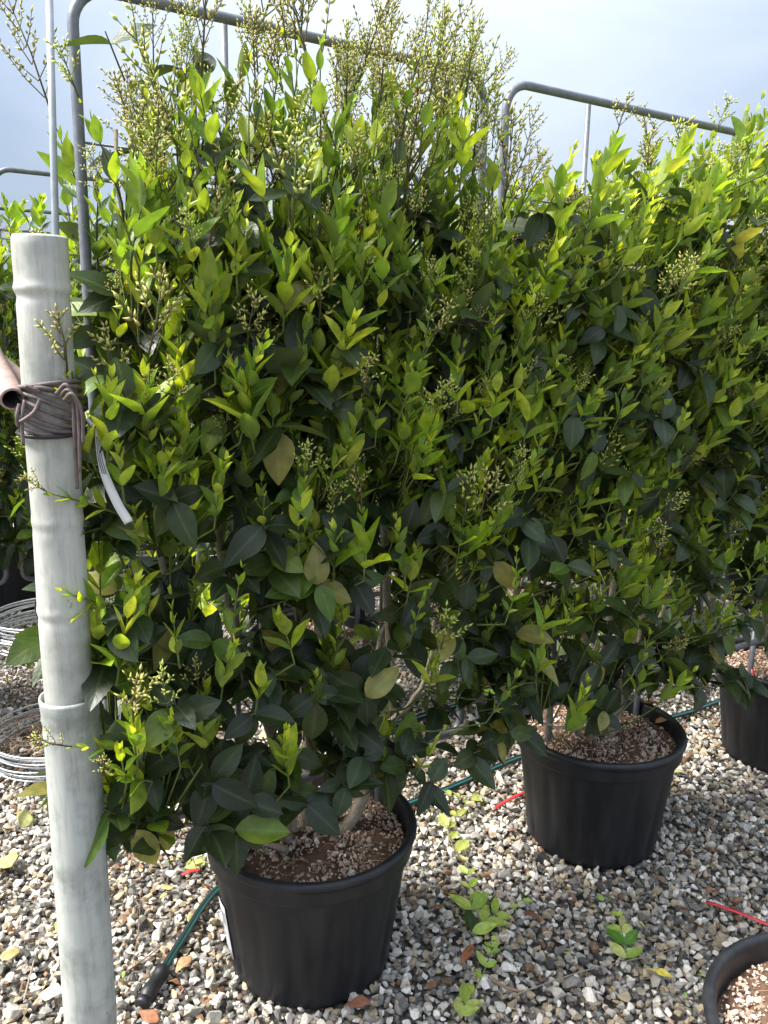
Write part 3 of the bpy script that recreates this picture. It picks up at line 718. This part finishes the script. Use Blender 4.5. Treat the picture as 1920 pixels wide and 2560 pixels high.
pl1 = grow_front(31, dens1, .0, 780, 430, .44, 1.64, bright1, spray1, canes=canes1, top=top1, x0=-.45, x1=.43, leafy=lambda x, z: 1.0 if z < 1.36 else ((.75 if z < 1.5 else .45) if x < 0 else (.9 if z < 1.5 else .6)))

# ---- second shrub: fresher green, every shoot leaning along the row
def dens2(x, z):
    v = 1.0
    if z < .95: v *= max(.25, 1.5 * clump(x, z, 4) - .1)
    if z > (1.54 if x < -.2 else 1.60 if x < .1 else 1.69): return 0
    if -.15 < x < .30 and .68 < z < 1.02: v *= .55
    if z < .44: v *= .6
    if x > .22 and z < .62: v *= .55
    if z > 1.58 - .08 * (x < 0) + .12 * (x > .15): v *= .45
    return v
def spray2(x, z, r): return ('med' if r.random() < .22 else None)
def bright2(x, z, r):
    if z < .55: return r.uniform(.45, 1.0)
    return r.uniform(.5, 1.15)
canes2 = [
    ([(-.02, .0, .24), (-.05, .01, .5), (-.10, .01, .8), (-.16, .0, 1.2), (-.14, .0, 1.6)], .011, .0035),
    ([(.0, .02, .24), (.02, .02, .45), (.04, .0, .9), (.07, .0, 1.25), (.11, .0, 1.6)], .011, .0035),
    ([(.04, .0, .24), (.10, .0, .42), (.17, -.01, .75), (.22, -.02, 1.1), (.27, -.02, 1.6)], .0125, .0035),
    ([(.02, -.02, .24), (.05, -.04, .5), (.10, -.06, .78), (.135, -.06, 1.1), (.16, -.04, 1.4)], .009, .003),
    ([(-.03, .02, .24), (-.14, .02, .5), (-.26, .02, .8), (-.30, .02, 1.2), (-.30, .01, 1.5)], .009, .003),
    ([(-.01, -.02, .24), (-.12, -.08, .36), (-.26, -.12, .42), (-.33, -.12, .45)], .0055, .0025),
    ([(.05, .02, .24), (.18, .02, .45), (.29, .02, .7), (.34, .01, 1.1), (.37, .01, 1.5)], .009, .003),
    ([(.03, -.02, .24), (.04, -.02, .30), (.035, -.03, .36)], .014, .010)]
def top2(pl):
    r = pl.r
    for x, h in [(u, v + (.09 if u > .1 else .02)) for u, v in [(-.30, 1.50), (-.22, 1.56), (-.14, 1.58), (-.06, 1.60), (.0, 1.58), (.08, 1.60), (.16, 1.66), (.21, 1.72), (.26, 1.74), (.30, 1.70), (.34, 1.68), (.38, 1.62), (.24, 1.62), (.40, 1.55)]]:
        pl.shoot(np.array([x, r.normal(-.04, .05), h - .12]), np.array([.35 + r.normal(0, .1), -.05, 1]), .14, r.uniform(.5, .9), 'med' if r.random() < .4 else None, 1.05)
    for _ in range(18):
        x = r.uniform(-.32, .20); z = r.uniform(.42, .53)
        pl.old_leaves(np.array([x, r.uniform(-.16, -.02), z]), np.array([x, -.5, .2]), 3, .058)
pl2 = grow_front(47, dens2, .55, 800, 330, .42, 1.70, bright2, spray2, canes=canes2, top=top2, x0=-.46, x1=.42)

# ---- third shrub at the end of the row
def dens3(x, z):
    v = 1.0
    if z < .6: v *= .35
    if z > 1.55: v *= .5
    return v
pl3 = grow_front(53, dens3, .35, 600, 190, .46, 1.66, bright2, spray2, canes=canes2, x0=-.44, x1=.42)

# ---- rows further back: one leaner shrub, turned about for its copies
pl4 = grow_front(61, lambda x, z: .4 if z < .5 else (.6 if z > 1.45 else 1), .1, 430, 210, .42, 1.62, lambda x, z, r: r.uniform(.35, 1.0), lambda x, z, r: 'med' if r.random() < .35 else None, canes=canes1[:7], x0=-.44, x1=.44)

# ------------------------------------------------------------------ placing the rows
place_pot(W(0, 0), 0.1, SOILS[0], 'large black ribbed pot with a white barcode label on its side')
place_pot(W(SP, 0), 1.3, SOILS[1], 'large black pot of the shrub whose shoots all lean one way, red strip beside it')
place_pot(W(2 * SP, 0), 2.2, SOILS[0], 'large black pot with a red tag on the stake in its soil')
place_pot(np.array([.715, 1.055, 0]), .6, SOILS[1], 'black pot of pale pumice soil without a shrub, near the red strip')
place_trellis(W(0, .02), AZ, 'grey tube trellis frame behind the shrub with flower sprays, beside the pale post')
place_trellis(W(SP, .02), AZ, 'grey tube trellis frame behind the shrub of leaning fresh green shoots')
place_trellis(W(2 * SP, .02), AZ, 'grey tube trellis frame standing in the pot with the red tag')
assemble(pl1, W(0, 0), AZ, 'tall dark green shrub topped with pale flower bud sprays, beside the pale post', 300)
assemble(pl2, W(SP, 0), AZ, 'bright green shrub whose fresh shoots all lean along the row', 300)
assemble(pl3, W(2 * SP, 0), AZ, 'bright green shrub growing in the pot with the red tag', 200)
back_sh = assemble(pl4, (0, 0, 0), 0, 'leafy green shrub on a trellis in the rows behind the front pots', 0, 'shrubs in the back rows', nspray=60)
first = True; flip = 0
ROWNAME = ('first', 'second', 'third', 'fourth'); row = -1
for n, ts in ((.97, (.53, 1.38, 2.22, 3.07)), (1.74, (-.69, .155, 1.0, 1.845, 2.69)), (2.80, (-.95, -.10, .75, 1.60, 2.44, 3.29)), (3.75, (-.6, .25, 1.1, 1.95, 2.8))):
    row += 1; rn = ROWNAME[row]
    for t in ts:
        c = W(t, n); flip += 1
        place_pot(c, flip * 1.1, SOILS[flip % 2], 'black nursery pot in the %s row behind the front pots' % rn, 'pots in the %s row behind' % rn)
        place_trellis(W(t, n + .02), AZ, 'grey tube trellis frame in the %s row behind the front pots' % rn, 'trellis frames in the %s row behind' % rn)
        o = back_sh if first else copy_tree(back_sh); first = False
        o.location = c; o.rotation_euler = (0, 0, AZ + (math.pi if flip % 2 else 0))
        o['label'] = 'leafy green shrub on a trellis in the %s row behind the front pots' % rn; o['group'] = 'shrubs in the %s row behind' % rn

make_gravel(POTS)

# ------------------------------------------------------------------ the pale post and what is tied to it
PC = np.array([-.474, 1.20, 0])
e = empty('post', PC); tag(e, 'thick pale grey weathered post rising from a wider pipe', 'post')
b = Buf(); R0 = .0360
prof = [(R0 - .006, 1.35), (R0 - .005, 1.421), (R0 - .002, 1.4245), (R0, 1.421)]
zs = np.linspace(1.41, .70, 170)
for z in zs:
    k = 0
    for nz_, amp in ((1.355, .0026), (1.03, .0010), (.895, .0013)): k += amp * math.exp(-((z - nz_) / .006) ** 2) - amp * .7 * math.exp(-((z - nz_ + .012) / .006) ** 2)
    prof.append((R0 + k + .0006 * math.sin(z * 23), z))
lathe(b, prof[::-1], 48); b.build('upper_pole', M['post'], e)
b = Buf(); prof = [(.0445, -.02), (.0442, .3), (.0440, .62), (.0438, .690), (.0452, .699), (.0440, .707), (.0440, .715), (.0462, .722), (.0455, .729), (.0462, .738), (.0475, .752), (.0470, .757), (.0440, .757), (.0425, .74), (.0400, .70)]
prof = [(r_ * .93, z) for r_, z in prof]
lathe(b, prof, 48); b.build('lower_pipe', M['sleeve'], e)
A = atf(120, -120, 1.285); B = atf(148, 900, 1.262); dirn = (B - A); z0 = A + dirn * (A[2] - 0) / (A[2] - B[2])
b = Buf(); tube(b, [A, (A + B) / 2, B, z0], .0052, 10); tag(b.build('slim_rod', M['rod']), 'slim grey rod standing up behind the pale post', 'rod')

# second post far back at the side
e = empty('post', (-1.905, 4.10, 0)); tag(e, 'pale grey post far behind the wire cages', 'post')
b = Buf(); lathe(b, [(.045, -.02), (.045, .6), (.046, .7), (.042, .705), (.042, .73)], 32); b.build('lower_pipe', M['sleeve'], e)
b = Buf(); lathe(b, [(.038, .68), (.038, 1.0), (.038, 1.395), (.036, 1.40), (.0, 1.40)], 32); b.build('upper_pole', M['post'], e)

# rusty pipes lashed to the post
def pipe(p0, p1, ro, label):
    p0, p1 = np.array(p0), np.array(p1); e = empty('rusty_pipe', p0); tag(e, label, 'pipe')
    d = unit(p1 - p0); ln = np.linalg.norm(p1 - p0); F = frame_from(d)
    def place(buf): buf.v = [v @ F.T for v in buf.v]; return buf
    b = Buf(); lathe(b, [(ro * .80, -.0005), (ro * .97, -.0005), (ro, .001), (ro, ln * .5), (ro, ln), (0, ln)], 28); place(b).build('tube_wall', M['rust'], e)
    b = Buf(); lathe(b, [(ro * .80, -.0005), (ro * .80, ln * .5), (0, ln * .5)][::-1], 28); place(b).build('bore', M['rust_in'], e)
E1 = atf(31, 998, 1.155)
pipe(E1, E1 + np.array([-.42, .62, .30]), .0166, 'open-ended rusty pipe lashed beside the pale post')
E2 = atf(120, 1002, 1.262)
pipe(E2, E2 + np.array([-.50, .16, .33]), .0135, 'rusty pipe slanting behind the pale post')

# cable lashing
r = np.random.default_rng(9)
zc = atf(110, 1010, 1.16)[2]
e = empty('cable_lashing', PC + np.array([0, 0, zc])); tag(e, 'brown cable wound round the pale post with ends hanging down', 'cable tie')
b = Buf(); pts = []
turns = 9
for i in range(turns * 22):
    a = i / 22 * 2 * np.pi; k = i / (turns * 22)
    rad = .0417 + .0030 * math.sin(k * 31) ** 2 + .002 * math.sin(a * 3 + k * 40)
    z = .030 - .060 * (k % 1) + .012 * math.sin(a + 1.2 + 5 * k) - .006 * math.cos(a)
    pts.append((rad * math.cos(a), rad * math.sin(a), z))
tube(b, pts, .0031, 7); b.build('winding', M['rubber'], e)
b = Buf()
tube(b, [(.0445 * math.cos(a), .0445 * math.sin(a), -.042 + .003 * math.sin(a)) for a in np.linspace(0, 2 * np.pi, 40, endpoint=False)], .0034, 8, closed=True); b.build('ring', M['blackfit'], e)
def loose(pts, rad=.0029):
    b = Buf(); w = [atf(*p) - PC - np.array([0, 0, zc]) for p in pts]; tube(b, smooth_path(w, 8), rad, 7); b.build('loose_end', M['rubber'], e)
loose([(140, 985, 1.155), (165, 962, 1.15), (182, 1000, 1.155), (186, 1070, 1.16), (189, 1140, 1.165), (193, 1222, 1.17)])
loose([(150, 990, 1.155), (170, 975, 1.148), (192, 1010, 1.152), (198, 1080, 1.155), (200, 1180, 1.16)], .0026)
loose([(160, 1000, 1.15), (180, 985, 1.146), (204, 1030, 1.152), (208, 1110, 1.155)], .0026)
loose([(100, 1000, 1.155), (85, 1030, 1.148), (62, 1048, 1.142), (50, 1055, 1.142)])
loose([(62, 1000, 1.15), (55, 1050, 1.146), (58, 1110, 1.146)], .0026)
loose([(48, 1010, 1.15), (42, 1040, 1.144), (46, 1066, 1.146)], .0026)
loose([(100, 980, 1.156), (80, 972, 1.15), (62, 966, 1.146)])

# ------------------------------------------------------------------ labels
def strip(buf, pts, wid, nrm, thick=.0006):
    pts = smooth_path(pts, 8); tan = unit(np.gradient(pts, axis=0)); n_ = unit(np.asarray(nrm, float)); side = unit(np.cross(tan, n_)); k = len(pts)
    wid = np.broadcast_to(wid, (k,)) if np.ndim(wid) == 0 else np.interp(np.linspace(0, 1, k), np.linspace(0, 1, len(wid)), wid)
    up = np.cross(side, tan)
    V = np.concatenate([pts + side * wid[:, None] / 2 + up * thick, pts - side * wid[:, None] / 2 + up * thick, pts - side * wid[:, None] / 2 - up * thick, pts + side * wid[:, None] / 2 - up * thick])
    Q = []
    for i in range(k - 1):
        for a_, b_ in ((0, 1), (1, 2), (2, 3), (3, 0)): Q.append((a_ * k + i, a_ * k + i + 1, b_ * k + i + 1, b_ * k + i))
    Q += [(0, k, 2 * k, 3 * k), (k - 1, 4 * k - 1, 3 * k - 1, 2 * k - 1)]
    buf.add(V, Q)
e = empty('plant_tag', (0, 0, 0)); tag(e, 'narrow white plastic tag looped on the shrub beside the pale post', 'tag')
tp = [atf(243, 1050, 1.215), atf(246, 1110, 1.205), atf(262, 1185, 1.20), atf(292, 1255, 1.20), atf(322, 1306, 1.205)]
b = Buf(); strip(b, tp, [.006, .008, .0125, .0135, .0135], (0, -1, .15)); b.build('tag_strip', M['label'], e)
b = Buf(); strip(b, [atf(216, 1048, 1.21), atf(232, 1062, 1.20), atf(240, 1052, 1.205), atf(244, 1052, 1.212)], .005, (0, -1, .2)); b.build('tag_loop', M['label'], e)
b = Buf()
for k in (-.3, 0, .3):
    off = np.array([k * .009, 0, 0]); strip(b, [tp[0] * .3 + tp[1] * .7 + off * .6 + np.array([0, -.0016, 0]), (tp[1] + tp[2]) / 2 + off + np.array([-.001, -.0022, 0]), tp[2] + off + np.array([0, -.0016, 0])], .0009, (0, -1, .15), .0003)
ink = b.build('print_line', M['ink'], e); ink['kind'] = 'stuff'
# barcode label on the first pot
ang = math.radians(180 + 33); PP = W(0, 0)
e = empty('pot_label', (0, 0, 0)); tag(e, 'white barcode label stuck to the side of the big pot', 'label')
def on_pot(a_, z, off): rad = .169 + .034 * (z - .018) / .25 + off; return PP + np.array([rad * math.cos(a_), rad * math.sin(a_), z])
a0 = math.pi + math.radians(27); b = Buf(); V = []; ks = 6
for i in range(ks + 1):
    for j in range(5): V.append(on_pot(a0 + (j - 2) * .052, .055 + .125 * i / ks, .0022))
b.add(V, [(i * 5 + j, i * 5 + j + 1, i * 5 + j + 6, i * 5 + j + 5) for i in range(ks) for j in range(4)]); o = b.build('label_sheet', M['label'], e)
md = o.modifiers.new('thickness', 'SOLIDIFY'); md.thickness = .0012; md.offset = 1
b = Buf()
for k in range(11):
    z = .135 + k * .0026; h = (.0011, .0017, .0008)[k % 3]
    V = [on_pot(a0 + s_, zz, .0048) for zz in (z, z + h) for s_ in (.0, .035, .07)]
    b.add(V, [(0, 1, 4, 3), (1, 2, 5, 4)])
ink = b.build('barcode', M['ink'], e); ink['kind'] = 'stuff'

# ------------------------------------------------------------------ hoses
def hose(pts, label, cap=None):
    e = empty('drip_hose', (0, 0, 0)); tag(e, label, 'hose')
    b = Buf(); tube(b, smooth_path(pts, 10), .0086, 12); b.build('hose_pipe', M['hose'], e)
    if cap:
        p, q = np.array(pts[0], float), np.array(pts[1], float); d = unit(p - q); F = frame_from(d); b = Buf()
        prof = [(.0, .030), (.009, .030), (.0115, .027), (.0118, .020), (.0098, .018), (.0098, .016), (.0125, .014), (.0128, -.006), (.0110, -.010), (.0108, -.03), (.0122, -.032), (.0122, -.045), (.0088, -.048)]
        lathe(b, [(r_ * 1.3, z * 1.3) for r_, z in prof[::-1]], 24); b.v = [v @ F.T + p for v in b.v]; b.build('end_cap', M['blackfit'], e)
HZ = .019
hp = [atz(375, 2478, HZ), atz(445, 2365, HZ), atz(545, 2222, HZ), W(.08, .33, HZ), atz(1110, 1975, HZ), atz(1300, 1893, HZ), W(1.25, .36, HZ), atz(1700, 1787, HZ), atz(1790, 1755, HZ), W(2.6, .34, HZ), W(3.5, .36, HZ)]
hose(hp, 'dark drip hose with a teal stripe and black end cap, behind the front pots', True)
hose([W(-.3, .70, HZ), W(.4, .745, HZ), W(1.03, .775, HZ), W(1.17, .784, HZ), W(2.0, .76, HZ), W(3.2, .78, HZ)], 'dark drip hose with a teal stripe, in front of the back row pots')

# ------------------------------------------------------------------ stack of wire cages
for i in range(9):
    r_ = np.random.default_rng(200 + i); ox, oy = r_.normal(0, .004, 2)
    e = empty('wire_cage', (-1.0 + ox, 2.42 + oy, .012 + .0098 * i), r_.uniform(-.15, .15)); tag(e, 'galvanised wire plant cage nested in the stack behind the pale post', 'wire cage', 'stack of nested wire cages')
    for nm, rad, z in (('top_ring', .163, .372), ('bottom_ring', .193, 0.0)):
        b = Buf(); tl = r_.normal(0, .0035, 2)
        tube(b, [(rad * math.cos(a_), rad * math.sin(a_), z + tl[0] * math.cos(a_) + tl[1] * math.sin(a_)) for a_ in np.linspace(0, 2 * np.pi, 56, endpoint=False)], .0030, 6, closed=True); b.build(nm, M['galv'], e)
    for k in range(3):
        a_ = 2 * np.pi * k / 3 + 3.75 + i * .02; c_, s_ = math.cos(a_), math.sin(a_)
        b = Buf()
        for sd in (-.009, .009):
            tube(b, [(.163 * c_ - s_ * sd * .7, .163 * s_ + c_ * sd * .7, .378), (.178 * c_ - s_ * sd, .178 * s_ + c_ * sd, .19), (.193 * c_ - s_ * sd, .193 * s_ + c_ * sd, -.004)], .0030, 6)
        b.build('leg', M['galv'], e)
b = Buf(); r_ = np.random.default_rng(77)
for _ in range(420):
    p = np.array([-1.05 + r_.normal(0, .20), 2.62 + r_.normal(0, .20), .022 + abs(r_.normal(0, .012))]); a_ = r_.uniform(0, 6.28); l_ = r_.uniform(.03, .11); d_ = np.array([math.cos(a_) * l_, math.sin(a_) * l_, r_.normal(0, .010)])
    tube(b, [p - d_ / 2, p + np.array([0, 0, .008]), p + d_ / 2], r_.uniform(.0006, .0018), 4, col=np.array((.30, .19, .115)) * r_.uniform(.5, 1.3), cap=False)
tag(b.build('dry_straw', M['bark']), 'brown dry straw and twigs littered among the wire cages', 'straw', kind='stuff')

# ------------------------------------------------------------------ litter on the gravel
def flat_leaf(px, py, ln, wd, a_, col, label, group=None, curl=.5, name='fallen_leaf', z=.017):
    r_ = np.random.default_rng(int(px * 7 + py)); p = atz(px, py, z)
    t = leaf_template(9, 7, wd, r_.uniform(-.1, .25), curl * r_.uniform(.4, 1), .12, r_.uniform(-.5, .5), int(px + py))
    V = t[0] * ln; V[:, 2] -= V[:, 2].min(); V[:, 1] -= ln * .5
    b = Buf(); c_ = np.array(col); vc = np.clip(c_ * r_.uniform(.8, 1.2, (len(V), 1)), 0, 1)
    b.add(V, t[1], None, vc, t[3]); o = b.build(name, M['litter']); o.location = p; o.rotation_euler = (r_.normal(0, .15), r_.normal(0, .15), a_)
    md = o.modifiers.new('thickness', 'SOLIDIFY'); md.thickness = .0005
    tag(o, label, 'fallen leaf', group)
YEL, PALE, BRN, RED, LIM = (.62, .50, .07), (.48, .42, .17), (.26, .115, .05), (.34, .10, .055), (.30, .42, .10)
flat_leaf(1645, 2438, .060, .16, 1.0, YEL, 'narrow yellow leaf lying on the gravel below the leafless pot')
flat_leaf(418, 2222, .042, .36, .4, (.55, .43, .17), 'round yellow leaf on the gravel beside the hose end')
flat_leaf(1500, 2245, .034, .26, .1, LIM, 'lime green leaf lying alone on the gravel by the red strip')
flat_leaf(20, 2160, .075, .36, .7, (.52, .46, .14), 'big crumpled pale yellow leaf on the gravel outside the post')
flat_leaf(125, 2490, .055, .34, 1.4, (.55, .47, .33), 'bleached beige leaf at the foot of the pale post')
flat_leaf(30, 2390, .050, .26, -.5, (.48, .38, .16), 'yellowish dry leaf on the gravel outside the post')
flat_leaf(1165, 2405, .050, .2, 2.4, (.33, .12, .05), 'rust brown bark flake on the gravel between the two pots', curl=1.2)
flat_leaf(1235, 1825, .062, .24, 1.2, (.42, .19, .075), 'orange brown curled leaf on the gravel behind the first pot', curl=1.0)
flat_leaf(1188, 1815, .045, .36, .3, (.46, .50, .15), 'pale yellow green leaf on the gravel behind the first pot')
flat_leaf(1750, 1735, .055, .22, 1.8, (.50, .20, .06), 'orange leaf beside the hose near the pot with the red tag', curl=.9)
flat_leaf(1692, 1930, .045, .34, .8, (.50, .48, .20), 'pale yellow leaf tucked beside the rim of the second pot')
flat_leaf(370, 2545, .055, .24, 1.0, (.28, .12, .06), 'dark brown dead leaf near the hose end', curl=1.0)
flat_leaf(890, 2525, .070, .16, 1.2, (.32, .13, .07), 'reddish brown dead leaf lying before the big pot', curl=.9)
flat_leaf(1600, 2480, .030, .3, .2, (.30, .26, .20), 'small grey brown dry leaf before the leafless pot')
flat_leaf(1625, 1772, .060, .34, .6, (.48, .20, .07), 'orange curled dry leaf lying in the soil of the second pot', curl=.9, z=.300)
flat_leaf(1655, 1805, .050, .36, 2.0, (.42, .22, .11), 'brown dry leaf lying in the soil of the second pot', curl=.7, z=.296)
flat_leaf(185, 2120, .060, .24, 2.1, (.34, .16, .07), 'rusty dry leaf on the gravel outside the post', curl=.9)
flat_leaf(60, 2050, .080, .30, .2, (.36, .36, .14), 'long olive leaf on the gravel outside the post')
flat_leaf(455, 2420, .050, .26, 2.7, (.40, .24, .12), 'light brown dry leaf beside the drip hose', curl=.9)
flat_leaf(1325, 2290, .045, .22, .9, (.20, .085, .05), 'dark russet leaf on the gravel between sprigs', curl=.9)
flat_leaf(1820, 2430, .040, .30, .4, (.45, .36, .20), 'tan leaf lying against the leafless pot', curl=.6)
r_ = np.random.default_rng(303)
for k in range(64):
    px, py = r_.uniform(20, 1900), r_.uniform(1880, 2540)
    kk = r_.choice(3, p=[.5, .25, .25]); c_ = (BRN, PALE, LIM)[kk]
    w_ = atz(px, py, 0)
    if any((w_[0] - q[0]) ** 2 + (w_[1] - q[1]) ** 2 < .24 ** 2 for q in POTS): continue
    flat_leaf(px, py, r_.uniform(.016, .036), r_.uniform(.14, .3), r_.uniform(0, 6.28), np.array(c_) * r_.uniform(.7, 1.15), ('small brown scrap of dry leaf on the gravel', 'small straw coloured scrap of leaf on the gravel', 'small torn lime green leaf scrap on the gravel')[kk], ('brown leaf scraps', 'straw coloured leaf scraps', 'green leaf scraps')[kk], curl=.9)

def sprig(pix, label, cols, ln=.034):
    e = empty('fallen_sprig', atz(*pix[0], .0)); org = np.array(e.location); tag(e, label, 'sprig')
    pts = smooth_path([atz(x, y, .020) - org for x, y in pix], 8); b = Buf(); tube(b, pts, np.linspace(.0015, .0007, len(pts)), 5, col=(.22, .26, .07)); b.build('stem', M['bark'], e)
    r_ = np.random.default_rng(int(sum(pix[0]))); k = max(4, len(pts) // 3)
    for i in range(k):
        u = i / (k - 1); p = pts[int(u * (len(pts) - 1))]; t = unit(pts[min(int(u * (len(pts) - 1)) + 1, len(pts) - 1)] - pts[max(int(u * (len(pts) - 1)) - 1, 0)]); s_ = np.cross(t, (0, 0, 1.))
        for sg in (-1, 1):
            if r_.random() < .2: continue
            d_ = unit(t * r_.uniform(.4, .9) + s_ * sg * r_.uniform(.4, .9) + np.array([0, 0, r_.uniform(-.05, .25)])); up = unit(np.array([r_.normal(0, .3), -.3 + r_.normal(0, .2), 1])); x = unit(np.cross(d_, up)); z = np.cross(x, d_)
            l_ = ln * (1.25 - .75 * u) * r_.uniform(.7, 1.2); o = link('leaf', MID_ME[int(r_.integers(8))], e)
            Rm = np.stack([x * l_ * 1.1, d_ * l_, z * l_], 1)
            o.matrix_local = Matrix(((Rm[0, 0], Rm[0, 1], Rm[0, 2], p[0]), (Rm[1, 0], Rm[1, 1], Rm[1, 2], p[1]), (Rm[2, 0], Rm[2, 1], Rm[2, 2], p[2]), (0, 0, 0, 1)))
            c_ = np.array(cols[int(r_.integers(len(cols)))]) * r_.uniform(.8, 1.2); o.color = (*np.clip(c_, 0, 1), 1)
LS = [(.46, .58, .12), (.36, .52, .08), (.54, .58, .18)]
sprig([(1180, 2275), (1172, 2220), (1165, 2150)], 'lime green sprig pointing at the second pot from the gravel between pots', LS, .050)
sprig([(1180, 2330), (1240, 2285), (1305, 2250)], 'sprig with one dark and several lime leaves between the two front pots', LS + [(.05, .09, .03)], .050)
sprig([(1565, 2395), (1555, 2330), (1530, 2250)], 'upright looking green sprig on bare gravel before the second pot', LS + [(.10, .24, .03)], .045)
sprig([(1145, 2535), (1190, 2470), (1225, 2390), (1228, 2350)], 'long wilted pale green sprig on the gravel right of the big pot'.replace('right of', 'beside'), LS, .044)
sprig([(1140, 2130), (1120, 2070), (1165, 2010)], 'wilted olive green sprig by the rim of the big pot', [(.44, .47, .15), (.34, .38, .10), (.50, .50, .20)], .056)
sprig([(1115, 1975), (1160, 1990), (1195, 1995)], 'cluster of pale olive leaves beside the teal striped hose', [(.32, .36, .12), (.24, .28, .08)], .046)
sprig([(460, 2170), (490, 2150), (530, 2160)], 'yellowish sprig on the gravel behind the hose end', [(.40, .42, .12), (.30, .34, .08)], .030)

def red_strip(p0, p1, w, label):
    b = Buf(); m = (np.array(p0) + np.array(p1)) / 2 + np.array([0, 0, .003]); strip(b, [p0, m, p1], w, (0, -.3, 1), .0012); tag(b.build('red_strip', M['red']), label, 'plastic strip')
red_strip(atz(1234, 2022, .022), atz(1312, 1980, .024), .0085, 'red plastic strip on the gravel against the second pot')
red_strip(atz(1765, 2254, .022), atz(1925, 2314, .024), .0075, 'long red plastic strip on the gravel beside the leafless pot')
red_strip(atz(455, 2187, .022), atz(500, 2175, .024), .0075, 'short red plastic strip on the gravel near the hose')
red_strip(atf(873, 1905, 1.80), atf(876, 1955, 1.80), .0085, 'red plastic tie hanging at the back of the big pot')
red_strip(atz(1876, 1625, .345) , atz(1882, 1690, .29), .0085, 'red tag on the stake in the soil of the end pot')
def twig_litter(pix, rad, col, label):
    b = Buf(); tube(b, smooth_path([atz(x, y, z) for x, y, z in pix], 8), np.linspace(rad, rad * .5, (len(pix) - 1) * 8 + 1), 6, col=col); tag(b.build('fallen_twig', M['bark']), label, 'twig')
twig_litter([(1280, 2490, .02), (1450, 2430, .024), (1620, 2390, .022), (1790, 2345, .02)], .0016, (.30, .24, .17), 'long thin bare twig across the gravel before the leafless pot')
twig_litter([(300, 2440, .02), (370, 2390, .024), (440, 2335, .024), (520, 2275, .02)], .0015, (.22, .11, .06), 'reddish thin twig crossing the hose')
twig_litter([(330, 2420, .02), (345, 2330, .025), (352, 2230, .02)], .0010, (.24, .13, .08), 'fine brown twig on the gravel between post and hose')
twig_litter([(1110, 2010, .02), (1130, 2110, .024), (1180, 2165, .022), (1300, 2175, .02)], .0016, (.14, .12, .10), 'dark curved twig on the gravel near the big pot')
twig_litter([(60, 2500, .02), (80, 2420, .022), (100, 2350, .02)], .0022, (.26, .22, .17), 'short grey stick on the gravel outside the post')
twig_litter([(1230, 2450, .02), (1270, 2470, .022), (1312, 2480, .02)], .0042, (.30, .20, .13), 'short thick brown stick on the gravel between the pots')
twig_litter([(478, 2058, .16), (480, 2130, .10), (498, 2178, .03), (540, 2190, .02)], .0012, (.02, .02, .02), 'thin black drip line curving down behind the big pot')
# ------------------------------------------------------------------ fine plant debris between the stones
r_ = np.random.default_rng(411); b = Buf()
for _ in range(900):
    f_ = r_.uniform(1.0, 3.4); x_ = r_.uniform(-.5 * f_ - .3, .5 * f_ + .3)
    if any((x_ - q[0]) ** 2 + (f_ - q[1]) ** 2 < .18 ** 2 for q in POTS): continue
    if r_.random() > .35 + .65 * (math.sin(x_ * 4 + 1) * math.cos(f_ * 3.1) > -.1): continue
    a_ = r_.uniform(0, 6.28); l_ = r_.uniform(.006, .030); p = np.array([x_, f_, r_.uniform(.011, .018)]); d_ = np.array([math.cos(a_), math.sin(a_), r_.normal(0, .12)]) * l_ / 2
    c_ = (np.array((.20, .115, .06)), np.array((.33, .24, .13)), np.array((.10, .075, .05)))[int(r_.integers(3))] * r_.uniform(.7, 1.3)
    tube(b, [p - d_, p + np.array([0, 0, .002]), p + d_], [.0005, r_.uniform(.0008, .0026), .0004], 4, col=c_, cap=False)
tag(b.build('plant_debris', M['bark']), 'fine brown plant debris and bark bits strewn between the stones', 'debris', kind='stuff')
